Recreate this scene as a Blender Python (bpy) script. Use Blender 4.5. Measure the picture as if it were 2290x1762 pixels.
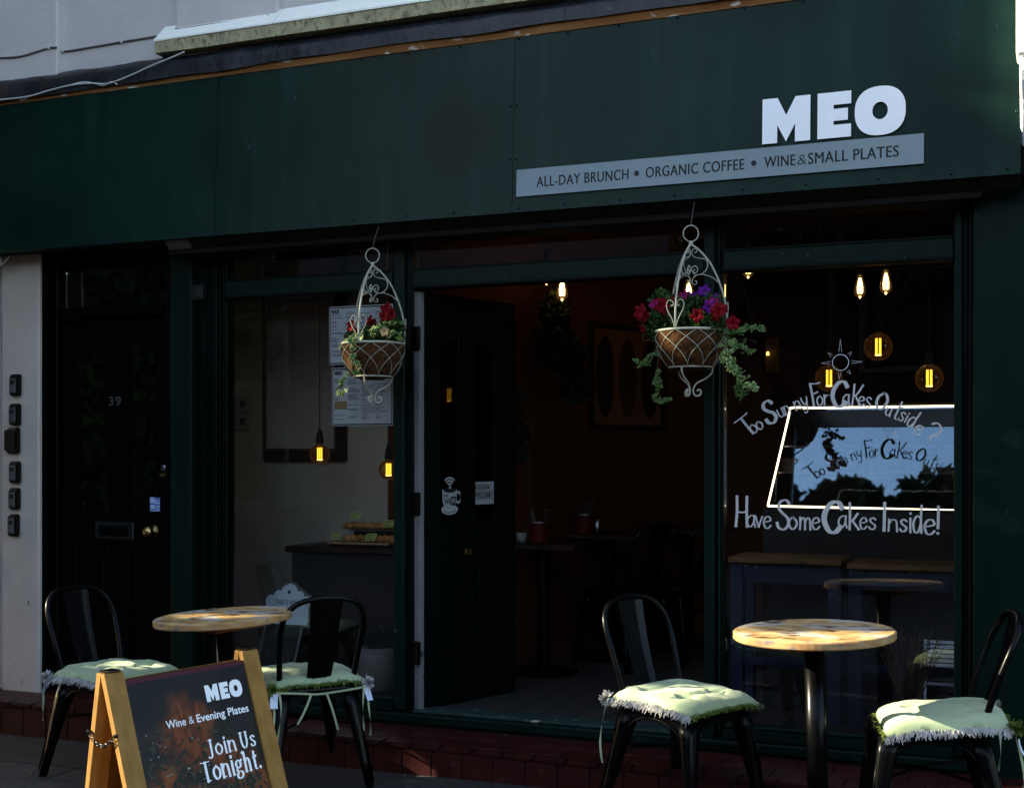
import bpy, bmesh, math, random
from mathutils import Vector, Matrix, Euler, noise
R = math.radians
random.seed(7)
scene = bpy.context.scene
for _o in list(bpy.data.objects):
    bpy.data.objects.remove(_o)
C = scene.collection

# ------------------------------------------------------------------ camera
F, CX, CY = 2950.0, 1145.0, 1020.0          # photograph pixels (2290 x 1762)
TH, DIST, EYE = R(22.7), 5.7, 1.43
cam = bpy.data.cameras.new('camera')
cam.sensor_width = 36.0
cam.lens = F / 2290 * 36.0
cam.shift_y = (CY - 881.0) / 2290.0
cam.clip_start, cam.clip_end = 0.05, 400.0
camo = bpy.data.objects.new('camera', cam)
C.objects.link(camo)
camo.location = (0, -DIST, EYE)
camo.rotation_euler = (R(90), 0, TH)
scene.camera = camo

# ------------------------------------------------------------------ sky, sun, exposure
SUN = Vector((1.0, 0.30, -0.41)).normalized()      # direction the light travels
world = bpy.data.worlds.new('World')
scene.world = world
world.use_nodes = True
wn = world.node_tree.nodes
bg = wn['Background']
sky = wn.new('ShaderNodeTexSky')
sky.sky_type = 'NISHITA'
sky.sun_disc = False
sky.dust_density = 2.0
sky.ozone_density = 0.5
sky.sun_elevation = math.asin(-SUN.z)
sky.sun_rotation = math.atan2(-SUN.x, -SUN.y)
world.node_tree.links.new(sky.outputs[0], bg.inputs[0])
bg.inputs[1].default_value = 0.13
sl = bpy.data.lights.new('sun', 'SUN')
sl.energy = 5.0
sl.angle = R(0.5)
sl.color = (1.0, 0.90, 0.64)
so = bpy.data.objects.new('sun', sl)
C.objects.link(so)
so.rotation_euler = SUN.to_track_quat('-Z', 'Y').to_euler()
so.location = (-12, -6, 12)
vs = scene.view_settings
vs.view_transform = 'Standard'
vs.look = 'None'
vs.gamma = 1.0
vs.use_curve_mapping = False
vs.exposure = 2.2
cy = scene.cycles
cy.use_denoising = True
cy.max_bounces = 8
cy.diffuse_bounces = 3
cy.glossy_bounces = 4
cy.transmission_bounces = 6
cy.transparent_max_bounces = 16
cy.caustics_reflective = False
cy.caustics_refractive = False
cy.sample_clamp_indirect = 4.0

# ------------------------------------------------------------------ helpers
SN, CS = math.sin(TH), math.cos(TH)
def at(u, v, y):
    """world point of photograph pixel (u, v) on the plane at depth y"""
    a = u - CX
    r = (-SN * F + CS * a, CS * F + SN * a, CY - v)
    t = (y + DIST) / r[1]
    return Vector((r[0] * t, y, EYE + r[2] * t))
def X(u, y=0.0): return at(u, CY, y).x
def Z(u, v, y=0.0): return at(u, v, y).z
def gz(x, y): return 0.015 + 0.0145 * (x + 2.1) + 0.02 * (y + 0.35)     # pavement surface

class MB:
    def __init__(s): s.v = []; s.f = []
    def add(s, vs, fs):
        o = len(s.v)
        s.v += [tuple(p) for p in vs]
        s.f += [tuple(i + o for i in q) for q in fs]
        return s
    def box(s, x0, x1, y0, y1, z0, z1):
        return s.add([(x0,y0,z0),(x1,y0,z0),(x1,y1,z0),(x0,y1,z0),(x0,y0,z1),(x1,y0,z1),(x1,y1,z1),(x0,y1,z1)],
                     [(0,3,2,1),(4,5,6,7),(0,1,5,4),(1,2,6,5),(2,3,7,6),(3,0,4,7)])
    def obox(s, o, a, b, c):
        """box from corner o along vectors a, b, c"""
        o, a, b, c = map(Vector, (o, a, b, c))
        return s.add([o, o+a, o+a+b, o+b, o+c, o+a+c, o+a+b+c, o+b+c],
                     [(0,3,2,1),(4,5,6,7),(0,1,5,4),(1,2,6,5),(2,3,7,6),(3,0,4,7)])
    def tube(s, pts, r, seg=8, closed=False, cap=True):
        pts = [Vector(p) for p in pts]
        n = len(pts)
        rr = r if isinstance(r, (list, tuple)) else [r] * n
        tang = []
        for i in range(n):
            if closed: t = pts[(i+1) % n] - pts[i-1]
            else: t = pts[min(i+1, n-1)] - pts[max(i-1, 0)]
            tang.append(t.normalized() if t.length > 1e-9 else Vector((0,0,1)))
        ref = Vector((0,0,1)) if abs(tang[0].z) < 0.9 else Vector((1,0,0))
        nrm = (ref - tang[0] * ref.dot(tang[0])).normalized()
        vs = []
        for i in range(n):
            nrm = nrm - tang[i] * nrm.dot(tang[i])
            nrm = nrm.normalized() if nrm.length > 1e-6 else Vector((1,0,0))
            bi = tang[i].cross(nrm)
            for k in range(seg):
                a = 2*math.pi*k/seg
                vs.append(pts[i] + (nrm*math.cos(a) + bi*math.sin(a)) * rr[i])
        fs = []
        for i in range(n if closed else n-1):
            j = (i+1) % n
            for k in range(seg):
                l = (k+1) % seg
                fs.append((i*seg+k, i*seg+l, j*seg+l, j*seg+k))
        if cap and not closed:
            fs.append(tuple(range(seg-1, -1, -1)))
            fs.append(tuple((n-1)*seg+k for k in range(seg)))
        return s.add(vs, fs)
    def lathe(s, prof, c=(0,0,0), seg=24, cap=True):
        vs = []; fs = []
        for (r, z) in prof:
            for k in range(seg):
                a = 2*math.pi*k/seg
                vs.append((c[0]+r*math.cos(a), c[1]+r*math.sin(a), c[2]+z))
        for i in range(len(prof)-1):
            for k in range(seg):
                l = (k+1) % seg
                fs.append((i*seg+k, i*seg+l, (i+1)*seg+l, (i+1)*seg+k))
        if cap:
            if prof[0][0] > 1e-6: fs.append(tuple(range(seg-1, -1, -1)))
            if prof[-1][0] > 1e-6: fs.append(tuple((len(prof)-1)*seg+k for k in range(seg)))
        return s.add(vs, fs)
    def prism(s, poly, o, a, b, n):
        """polygon (list of 2-D) in plane o + x*a + y*b, thickened by vector n"""
        o, a, b, n = map(Vector, (o, a, b, n))
        k = len(poly)
        base = [o + a*p[0] + b*p[1] for p in poly]
        fs = [tuple(range(k-1, -1, -1)), tuple(range(k, 2*k))]
        fs += [(i, (i+1) % k, k+(i+1) % k, k+i) for i in range(k)]
        return s.add(base + [p + n for p in base], fs)
    def ring(s, outer, inner, o, a, b, n):
        o, a, b, n = map(Vector, (o, a, b, n))
        k = len(outer)
        P = [o+a*p[0]+b*p[1] for p in outer]; Q = [o+a*p[0]+b*p[1] for p in inner]
        vs = P + Q + [p+n for p in P] + [p+n for p in Q]
        fs = []
        for i in range(k):
            j = (i+1) % k
            fs += [(i, j, k+j, k+i), (2*k+i, 3*k+i, 3*k+j, 2*k+j), (i, 2*k+i, 2*k+j, j), (k+i, k+j, 3*k+j, 3*k+i)]
        return s.add(vs, fs)
    def quad(s, a, b, c, d): return s.add([a, b, c, d], [(0,1,2,3)])
    def xf(s, m):
        s.v = [tuple(m @ Vector(p)) for p in s.v]; return s

def mesh(name, mb, bev=0.0, seg=1, smooth=False, weld=False):
    me = bpy.data.meshes.new(name)
    me.from_pydata(mb.v, [], mb.f)
    if bev or weld or True:
        bm = bmesh.new(); bm.from_mesh(me)
        if weld: bmesh.ops.remove_doubles(bm, verts=bm.verts, dist=1e-5)
        if bev:
            bmesh.ops.bevel(bm, geom=[e for e in bm.edges if len(e.link_faces) == 2 and e.calc_face_angle(0) > 0.5],
                            offset=bev, segments=seg, affect='EDGES', clamp_overlap=True)
        bmesh.ops.recalc_face_normals(bm, faces=bm.faces)
        bm.to_mesh(me); bm.free()
    if smooth:
        me.polygons.foreach_set('use_smooth', [True] * len(me.polygons))
    me.update()
    return me

def root_of(o):
    while o.parent: o = o.parent
    return o
def obj(name, mb, mat, parent=None, bev=0.0, seg=1, smooth=False, local=False, weld=False, loc=None):
    """one mesh object; vertices are world coordinates unless local=True"""
    me = mb if isinstance(mb, bpy.types.Mesh) else None
    if me is None:
        if parent is not None and not local:
            mb.xf(root_of(parent).matrix_basis.inverted())
        me = mesh(name, mb, bev, seg, smooth, weld)
    o = bpy.data.objects.new(name, me)
    if mat is not None:
        me.materials.clear(); me.materials.append(mat)
    C.objects.link(o)
    o.parent = parent
    if loc is not None: o.location = loc
    return o
def tag(o, label=None, cat=None, group=None, kind=None):
    if label: o['label'] = label
    if cat: o['category'] = cat
    if group: o['group'] = group
    if kind: o['kind'] = kind
    return o
def thing(name, label, cat, loc=(0,0,0), rot=(0,0,0), group=None):
    o = bpy.data.objects.new(name, None)
    o.empty_display_size = 0.1
    C.objects.link(o)
    o.matrix_basis = Matrix.Translation(loc) @ Euler(rot).to_matrix().to_4x4()
    return tag(o, label, cat, group)
def solo(name, mb, mat, label, cat, group=None, **k):
    return tag(obj(name, mb, mat, **k), label, cat, group)
def struct(name, mb, mat, **k):
    return tag(obj(name, mb, mat, **k), kind='structure')
def copy_tree(o, parent=None):
    c = o.copy(); C.objects.link(c); c.parent = parent
    for ch in [x for x in bpy.data.objects if x.parent == o]:
        copy_tree(ch, c)
    return c

# ------------------------------------------------------------------ materials
def mat(name, col, rough=0.6, metal=0.0, col2=None, scale=8.0, bump=0.0, bscale=40.0, stretch=(1,1,1), spec=0.14,
        detail=6.0, emit=None, estr=0.0, lo=0.35, hi=0.65, coat=0.0, sheen=0.0, dist=0.005):
    m = bpy.data.materials.new(name)
    m.use_nodes = True
    nt = m.node_tree; N = nt.nodes; L = nt.links
    p = N['Principled BSDF']
    p.inputs['Base Color'].default_value = (*col, 1)
    p.inputs['Roughness'].default_value = rough
    p.inputs['Metallic'].default_value = metal
    p.inputs['Specular IOR Level'].default_value = spec
    if coat: p.inputs['Coat Weight'].default_value = coat
    if sheen: p.inputs['Sheen Weight'].default_value = sheen
    if emit:
        p.inputs['Emission Color'].default_value = (*emit, 1)
        p.inputs['Emission Strength'].default_value = estr
    tc = N.new('ShaderNodeTexCoord'); mp = N.new('ShaderNodeMapping')
    mp.inputs['Scale'].default_value = stretch
    L.new(tc.outputs['Object'], mp.inputs['Vector'])
    if col2:
        n = N.new('ShaderNodeTexNoise'); n.inputs['Scale'].default_value = scale; n.inputs['Detail'].default_value = detail
        cr = N.new('ShaderNodeValToRGB')
        cr.color_ramp.elements[0].position = lo; cr.color_ramp.elements[1].position = hi
        cr.color_ramp.elements[0].color = (*col, 1); cr.color_ramp.elements[1].color = (*col2, 1)
        L.new(mp.outputs[0], n.inputs['Vector']); L.new(n.outputs['Fac'], cr.inputs[0]); L.new(cr.outputs[0], p.inputs['Base Color'])
    if bump:
        b = N.new('ShaderNodeTexNoise'); b.inputs['Scale'].default_value = bscale; b.inputs['Detail'].default_value = 5
        bn = N.new('ShaderNodeBump'); bn.inputs['Strength'].default_value = bump; bn.inputs['Distance'].default_value = dist
        L.new(mp.outputs[0], b.inputs['Vector']); L.new(b.outputs['Fac'], bn.inputs['Height']); L.new(bn.outputs[0], p.inputs['Normal'])
    return m

def over(m, col, scale, lo, hi, stretch=(1,1,1), rough=None, detail=8):
    """lay a second noise-masked colour (stains, wear) over a material's colour"""
    nt = m.node_tree; N = nt.nodes; L = nt.links
    p = N['Principled BSDF']
    tc = N.new('ShaderNodeTexCoord'); mp = N.new('ShaderNodeMapping'); mp.inputs['Scale'].default_value = stretch
    mp.inputs['Location'].default_value = (3.1, 1.7, 0.4)
    n = N.new('ShaderNodeTexNoise'); n.inputs['Scale'].default_value = scale; n.inputs['Detail'].default_value = detail
    cr = N.new('ShaderNodeValToRGB'); cr.color_ramp.elements[0].position = lo; cr.color_ramp.elements[1].position = hi
    mx = N.new('ShaderNodeMix'); mx.data_type = 'RGBA'
    L.new(tc.outputs['Object'], mp.inputs['Vector']); L.new(mp.outputs[0], n.inputs['Vector']); L.new(n.outputs['Fac'], cr.inputs[0])
    L.new(cr.outputs[0], mx.inputs[0])
    src = p.inputs['Base Color']
    if src.links: L.new(src.links[0].from_socket, mx.inputs[6])
    else: mx.inputs[6].default_value = src.default_value
    mx.inputs[7].default_value = (*col, 1)
    L.new(mx.outputs[2], src)
    return m

def glass(name, tint=(0.97, 0.98, 0.97), ior=1.45, gain=1.0):
    m = bpy.data.materials.new(name); m.use_nodes = True
    nt = m.node_tree; N = nt.nodes; L = nt.links
    N.remove(N['Principled BSDF'])
    out = N['Material Output']
    t = N.new('ShaderNodeBsdfTransparent'); t.inputs[0].default_value = (*tint, 1)
    g = N.new('ShaderNodeBsdfGlossy'); g.inputs['Roughness'].default_value = 0.0
    fr = N.new('ShaderNodeFresnel'); fr.inputs[0].default_value = ior
    ml = N.new('ShaderNodeMath'); ml.operation = 'MULTIPLY'; ml.inputs[1].default_value = gain; ml.use_clamp = True
    mx = N.new('ShaderNodeMixShader')
    L.new(fr.outputs[0], ml.inputs[0]); L.new(ml.outputs[0], mx.inputs[0])
    L.new(t.outputs[0], mx.inputs[1]); L.new(g.outputs[0], mx.inputs[2]); L.new(mx.outputs[0], out.inputs[0])
    return m
def emission(name, col, s):
    m = bpy.data.materials.new(name); m.use_nodes = True
    nt = m.node_tree; N = nt.nodes
    N.remove(N['Principled BSDF'])
    e = N.new('ShaderNodeEmission'); e.inputs[0].default_value = (*col, 1); e.inputs[1].default_value = s
    nt.links.new(e.outputs[0], N['Material Output'].inputs[0])
    return m

M = {}
M['green'] = over(mat('fascia green paint', (0.0030,0.0165,0.0118), 0.36, col2=(0.0044,0.0205,0.0150), scale=1.6, bump=0.35, bscale=1.3, dist=0.03, spec=.10), (0.03,0.05,0.047), 22, 0.71, 0.76)
over(M['green'], (0.0095,0.031,0.025), 9, .50, .82, (1,1,.05))
over(M['green'], (0.0016,0.0085,0.0065), 1.1, .50, .70, (1,1,.8), detail=2)
over(M['green'], (0.05,0.065,0.06), 60, .735, .76, (1,1,.25))
M['frame'] = over(mat('shopfront green gloss paint', (0.0020,0.0085,0.0064), 0.38, col2=(0.0030,0.0110,0.0084), scale=9, bump=0.25, bscale=60, stretch=(1,1,.15), spec=.07), (0.04,0.045,0.04), 30, 0.71, 0.74)
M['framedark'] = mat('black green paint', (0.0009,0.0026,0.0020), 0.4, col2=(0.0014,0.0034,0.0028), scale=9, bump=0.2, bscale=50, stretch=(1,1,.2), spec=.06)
M['black'] = over(mat('door black gloss paint', (0.0008,0.0008,0.0011), 0.35, col2=(0.0014,0.0014,0.0017), scale=6, bump=0.15, bscale=50, stretch=(1,1,.2), spec=.06), (0.02,0.02,0.02), 40, 0.73, 0.76)
M['render'] = over(over(mat('pale grey render', (0.57,0.50,0.48), 0.85, col2=(0.64,0.57,0.54), scale=2.5, bump=0.5, bscale=45, dist=0.004), (0.20,0.19,0.18), 9, 0.64, 0.80, (1,1,.25)), (0.10,0.09,0.08), 55, 0.74, 0.78)
M['renderedge'] = mat('warm grey render return', (0.38,0.34,0.30), 0.85, col2=(0.44,0.40,0.36), scale=4, bump=0.4, bscale=45)
M['pillar'] = over(over(mat('white painted pillar', (0.45,0.375,0.32), 0.7, col2=(0.51,0.43,0.37), scale=3, bump=0.4, bscale=30, dist=0.004), (0.26,0.24,0.22), 6, 0.6, 0.8, (1,1,.3)), (0.06,0.06,0.055), 28, 0.72, 0.75, (1,1,.5))
M['corncap'] = over(mat('white lead cap', (0.95,0.91,0.80), 0.5, col2=(0.90,0.87,0.77), scale=6, bump=0.2, bscale=30), (0.10,0.08,0.03), 9, 0.73, 0.76)
M['cornface'] = over(over(mat('dirty cream stone', (0.44,0.38,0.22), 0.85, col2=(0.30,0.26,0.16), scale=14, bump=0.6, bscale=60), (0.17,0.145,0.09), 70, 0.52, 0.66, (1,1,.5)), (0.07,0.06,0.04), 12, 0.62, 0.78)
M['lead'] = over(mat('lead flashing', (0.008,0.0085,0.011), 0.42, metal=0.0, col2=(0.016,0.017,0.021), scale=7, bump=0.8, bscale=9, dist=0.02, spec=.3), (0.10,0.11,0.14), 10, 0.64, 0.85, (1,1,3))
M['batten'] = over(mat('weathered orange timber', (0.15,0.055,0.015), 0.8, col2=(0.24,0.11,0.035), scale=12, bump=0.6, bscale=50, stretch=(.2,1,2)), (0.45,0.42,0.38), 9, 0.60, 0.66, (1,1,3))
M['white'] = mat('white lettering', (0.90,0.91,0.93), 0.5, col2=(0.88,0.89,0.91), scale=4)
M['band'] = mat('grey slogan band', (0.20,0.25,0.27), 0.5, col2=(0.22,0.27,0.29), scale=3)
M['ink'] = mat('dark lettering', (0.002,0.004,0.004), 0.5, col2=(0.003,0.005,0.005), spec=.3)
M['soffit'] = mat('soffit board', (0.003,0.0024,0.002), 0.7, col2=(0.005,0.004,0.003), scale=9, bump=0.4, spec=.1)
M['tile'] = over(mat('oxblood quarry tile', (0.022,0.0042,0.0037), 0.42, col2=(0.036,0.0070,0.0060), scale=11, bump=0.3, bscale=60, spec=.15), (0.06,0.035,0.03), 16, 0.64, 0.78)
M['grout'] = mat('tile grout', (0.035,0.028,0.026), 0.9, col2=(0.010,0.008,0.008), scale=7)
M['asphalt'] = over(mat('pavement asphalt', (0.018,0.017,0.017), 0.9, col2=(0.036,0.034,0.033), scale=90, bump=0.9, bscale=180, dist=0.004), (0.05,0.047,0.045), 5, 0.6, 0.75)
M['slab'] = over(over(mat('pavement slab', (0.036,0.032,0.029), 0.85, col2=(0.050,0.045,0.040), scale=6, bump=0.5, bscale=120, dist=0.003), (0.025,0.023,0.022), 9, 0.58, 0.75), (0.085,0.08,0.075), 120, 0.62, 0.7)
over(M['slab'], (0.10,0.095,0.09), 26, .71, .73)
over(M['slab'], (0.010,0.009,0.009), 18, .70, .73)
M['road'] = mat('road asphalt', (0.045,0.045,0.047), 0.9, col2=(0.06,0.06,0.06), scale=30, bump=0.6, bscale=150)
M['chair'] = over(mat('black enamelled steel', (0.0010,0.0010,0.0013), 0.27, metal=0.0, col2=(0.0026,0.0026,0.003), scale=12, spec=0.12, bump=0.05, bscale=30), (0.02,0.018,0.016), 50, 0.72, 0.75)
M['brass'] = mat('brass', (0.55,0.38,0.14), 0.28, metal=1.0, col2=(0.42,0.28,0.10), scale=20)
M['steel'] = mat('dull steel', (0.35,0.35,0.36), 0.35, metal=1.0, col2=(0.25,0.25,0.26), scale=20)
M['chain'] = mat('dark steel chain', (0.06,0.06,0.065), 0.25, metal=1.0)
M['glass'] = glass('window glass')
M['cable'] = mat('grey cable', (0.13,0.12,0.115), 0.6, col2=(0.09,0.085,0.08))
M['cablew'] = mat('white cable', (0.62,0.62,0.60), 0.55, col2=(0.5,0.5,0.48))
M['cableb'] = mat('black cable', (0.01,0.01,0.01), 0.6)

# ------------------------------------------------------------------ lettering
def text_mesh(s, spacing=1.0, bold=0.0):
    cu = bpy.data.curves.new('t', 'FONT')
    cu.body = s; cu.size = 1.0; cu.space_character = spacing; cu.offset = bold
    cu.extrude = 0.0; cu.resolution_u = 4; cu.fill_mode = 'FRONT'
    o = bpy.data.objects.new('t', cu); C.objects.link(o)
    dg = bpy.context.evaluated_depsgraph_get()
    me = bpy.data.meshes.new_from_object(o.evaluated_get(dg))
    vs = [tuple(v.co) for v in me.vertices]; fs = [tuple(p.vertices) for p in me.polygons]
    bpy.data.objects.remove(o); bpy.data.curves.remove(cu); bpy.data.meshes.remove(me)
    return vs, fs
def put_text(mb, s, o, a, b, w, h, spacing=1.0, bold=0.0, shear=0.0):
    """text fitted to width w (along unit a) and cap height h (along unit b), lower-left corner at o"""
    vs, fs = text_mesh(s, spacing, bold)
    if not vs: return
    x0 = min(v[0] for v in vs); x1 = max(v[0] for v in vs)
    cap = 0.7
    o, a, b = Vector(o), Vector(a), Vector(b)
    mb.add([o + a*((v[0]-x0)/(x1-x0)*w + shear*v[1]/cap*h) + b*(v[1]/cap*h) for v in vs], fs)

def meo(mb, o, a, b, n, h, w):
    """the three block letters in a box w x h"""
    k = w / 3.12
    Mp = [(0,0),(0,1),(.34,1),(.535,.60),(.74,1),(1.07,1),(1.07,0),(.735,0),(.735,.40),(.535,.02),(.335,.40),(.335,0)]
    Ep = [(0,0),(0,1),(.73,1),(.73,.72),(.35,.72),(.35,.63),(.66,.63),(.66,.37),(.35,.37),(.35,.28),(.73,.28),(.73,0)]
    a, b = Vector(a), Vector(b)
    mb.prism([(x*k, y*h) for x, y in Mp], o, a, b, n)
    mb.prism([((x+1.23)*k, y*h) for x, y in Ep], o, a, b, n)
    ou, inn = [], []
    for i in range(48):
        t = 2*math.pi*i/48
        c, s_ = math.cos(t), math.sin(t)
        e = 0.84
        ou.append(((2.58 + .54*math.copysign(abs(c)**e, c))*k, (.5+.53*math.copysign(abs(s_)**e, s_))*h))
        inn.append(((2.58+.165*c)*k, (.5+.19*s_)*h))
    mb.ring(ou, inn, o, a, b, n)

def cr(pts, n=8, closed=False):
    """Catmull-Rom through points"""
    P = [Vector(p) for p in pts]
    out = []
    m = len(P)
    for i in range(m if closed else m-1):
        if closed: p0, p1, p2, p3 = P[i-1], P[i], P[(i+1) % m], P[(i+2) % m]
        else: p0, p1, p2, p3 = P[max(i-1,0)], P[i], P[i+1], P[min(i+2, m-1)]
        for k in range(n):
            t = k/n
            out.append(0.5*((2*p1)+(p2-p0)*t+(2*p0-5*p1+4*p2-p3)*t*t+(3*p1-p0-3*p2+p3)*t**3))
    if not closed: out.append(P[-1])
    return out

G = {  # hand-drawn glyphs: strokes in a unit box (x right, y up)
 'T': [[(0,1),(.5,.98),(1,1)],[(.5,.98),(.5,.5),(.52,0)]],
 'o': [[(.5,1),(.1,.75),(.05,.35),(.4,0),(.85,.2),(.95,.65),(.5,1)]],
 'S': [[(.95,.86),(.72,1),(.3,.95),(.15,.74),(.45,.55),(.8,.4),(.88,.18),(.55,0),(.15,.06),(.03,.22)]],
 'u': [[(.08,1),(.08,.35),(.35,.02),(.75,.15),(.9,.5)],[(.9,1),(.9,.4),(1,0)]],
 'n': [[(.08,1),(.1,.5),(.08,0)],[(.1,.6),(.4,.97),(.78,.9),(.88,.5),(.92,0)]],
 'm': [[(.05,1),(.07,.5),(.05,0)],[(.07,.65),(.25,.97),(.45,.85),(.5,.4),(.5,0)],[(.5,.6),(.7,.97),(.9,.85),(.95,.4),(.98,0)]],
 'y': [[(.05,1),(.15,.5),(.5,.2),(.8,.5)],[(.95,1),(.8,.3),(.6,-.5),(.3,-.75),(.1,-.6)]],
 'F': [[(.2,0),(.15,.5),(.05,1)],[(.05,1),(.6,.97),(1,1)],[(.13,.55),(.4,.55),(.7,.6)]],
 'r': [[(.1,1),(.15,.5),(.15,0)],[(.15,.6),(.45,.95),(.9,.95)]],
 'C': [[(1,.82),(.78,1),(.4,.95),(.1,.65),(.08,.35),(.35,.04),(.7,.02),(.95,.2)]],
 'a': [[(.85,.9),(.5,1),(.12,.7),(.1,.25),(.4,.02),(.75,.3),(.85,.9)],[(.87,1),(.85,.4),(1,0)]],
 'K': [[(.1,1),(.12,.5),(.08,0)],[(.95,1),(.5,.6),(.15,.45)],[(.3,.5),(.6,.25),(.98,0)]],
 'e': [[(.08,.5),(.5,.55),(.9,.68),(.7,.97),(.3,.9),(.08,.5),(.3,.06),(.65,.02),(.95,.25)]],
 's': [[(.85,.85),(.5,1),(.15,.8),(.4,.55),(.8,.35),(.7,.06),(.3,0),(.05,.18)]],
 'O': [[(.5,1),(.12,.75),(.05,.35),(.35,.02),(.8,.15),(.97,.6),(.72,.95),(.42,.98)]],
 't': [[(.55,1),(.5,.5),(.55,.05),(.9,0)],[(.1,.68),(.5,.68),(.95,.75)]],
 'i': [[(.5,.7),(.5,.35),(.55,0)],[(.48,.93),(.52,.97)]],
 'd': [[(.75,.55),(.4,.6),(.08,.35),(.2,.04),(.55,.02),(.8,.3)],[(.88,1),(.82,.5),(.9,0)]],
 '?': [[(.05,.85),(.4,1),(.85,.85),(.9,.55),(.55,.35),(.5,.2)],[(.5,.03),(.54,.0)]],
 'H': [[(.1,1),(.13,.5),(.05,0)],[(.9,1),(.9,.5),(.95,0)],[(.1,.5),(.5,.47),(.9,.5)]],
 'v': [[(.05,1),(.3,.4),(.5,0)],[(.95,1),(.7,.5),(.5,0)]],
 'k': [[(.1,1),(.12,.5),(.08,0)],[(.85,.6),(.5,.4),(.15,.28)],[(.35,.35),(.6,.2),(.98,0)]],
 'I': [[(.5,1),(.5,.5),(.48,0)]],
 '!': [[(.5,1),(.5,.6),(.48,.22)],[(.46,.02),(.5,.04)]],
 'B': [[(.1,1),(.1,0)],[(.1,1),(.7,.9),(.6,.55),(.15,.5),(.8,.4),(.75,.05),(.1,0)]],
 'J': [[(.3,1),(.95,1)],[(.62,1),(.62,.4),(.6,.05),(.35,-.12),(.05,-.05)]],
 'U': [[(.0,1),(.45,1)],[(.22,1),(.22,.35),(.4,.03),(.65,.05),(.82,.35),(.82,1)],[(.65,1),(1,1)]],
 'g': [[(.8,.92),(.45,1),(.12,.8),(.2,.5),(.5,.42),(.78,.6),(.75,.88)],[(.25,.45),(.12,.25),(.35,.15),(.75,.1),(.9,-.15),(.5,-.4),(.1,-.3),(.1,-.08),(.3,.12)],[(.78,.9),(1,1)]],
 'h': [[(.0,1),(.2,1),(.2,0)],[(.2,.45),(.45,.68),(.75,.6),(.82,.35),(.82,0)],[(0,0),(.4,0)],[(.65,0),(1,0)]],
 '.': [[(.4,.04),(.5,.06)]],
 'c': [[(.9,.8),(.5,1),(.12,.65),(.15,.25),(.5,0),(.9,.2)]],
 'L': [[(.1,1),(.1,0),(.9,0)]],
}
def draw_glyph(mb, ch, o, a, b, w, h, thick, thin=None, n=None, flat=True):
    """ribbon strokes; thickness swings from thin (horizontal strokes) to thick (vertical ones)"""
    o, a, b = Vector(o), Vector(a), Vector(b)
    thin = thin if thin is not None else thick*0.55
    nrm = a.cross(b).normalized()
    for si, st in enumerate(G[ch]):
        P = cr([(x*w, y*h, 0) for x, y in st], 6)
        vs, fs = [], []
        for i, p in enumerate(P):
            t = (P[min(i+1, len(P)-1)] - P[max(i-1, 0)])
            t = t.normalized() if t.length > 1e-9 else Vector((1,0,0))
            k = abs(t.y)
            wd = (thin + (thick-thin)*k) * 0.5
            q = Vector((-t.y, t.x, 0)) * wd
            if i == 0: p = p - t*wd*0.8
            if i == len(P)-1: p = p + t*wd*0.8
            for s_ in (q, -q):
                pp = p + s_
                vs.append(o + a*pp.x + b*pp.y + nrm*(.00025*si))
        for i in range(len(P)-1):
            fs.append((2*i, 2*i+1, 2*i+3, 2*i+2))
        mb.add(vs, fs)

# ================================================================== ground
gm = MB()
gm.add([(-60,-60,-0.35),(60,-60,-0.35),(60,60,-0.35),(-60,60,-0.35)], [(0,1,2,3)])
struct('ground', gm, M['road'])
rm = MB()
rm.add([(-40,-13.5,-0.2),(40,-13.5,-0.2),(40,-3.6,-0.2),(-40,-3.6,-0.2)], [(0,1,2,3)])
struct('road', rm, M['road'])
pv = MB()          # bedding of the pavement: a solid that carries asphalt strip, slabs and kerb
NX = 40
vs_, fs_ = [], []
for i in range(NX+1):
    x = -16 + 20*i/NX
    for y in (-3.4, 0.12):
        vs_.append((x, y, gz(x, y)-0.012))
    vs_.append((x, -3.4, -0.4))
for i in range(NX):
    a = 3*i
    fs_ += [(a, a+3, a+4, a+1), (a+2, a+5, a+3, a)]
pv.add(vs_, fs_)
pavement = struct('pavement', pv, M['grout'])
def gpatch(x0, x1, y0, y1, top=0.0, th=0.05, gap=0.0035):
    x0 += gap; x1 -= gap; y0 += gap; y1 -= gap
    q = [(x0,y0),(x1,y0),(x1,y1),(x0,y1)]
    return MB().add([(x,y,gz(x,y)+top-th) for x,y in q] + [(x,y,gz(x,y)+top) for x,y in q],
                    [(0,3,2,1),(4,5,6,7),(0,1,5,4),(1,2,6,5),(2,3,7,6),(3,0,4,7)])
obj('asphalt_strip', gpatch(-8, 3, -0.80, -0.12, 0.0), M['asphalt'], pavement)
rows = [(-1.25,-0.80),(-1.85,-1.25),(-2.45,-1.85),(-3.05,-2.45)]
for r_, (y0, y1) in enumerate(rows):
    x = -8.0 - 0.31*(r_ % 2)
    while x < 1.5:
        w = 0.60 if (r_ % 2) else 0.75
        obj('paving_slab', gpatch(x, x+w, y0, y1, random.uniform(-.003,.003)), M['slab'], pavement, bev=0.004)
        x += w
x = -8.0
while x < 2:
    obj('kerb_stone', gpatch(x, x+0.9, -3.4, -3.05, 0.0, 0.3), M['slab'], pavement, bev=0.012, seg=2)
    x += 0.9

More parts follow.
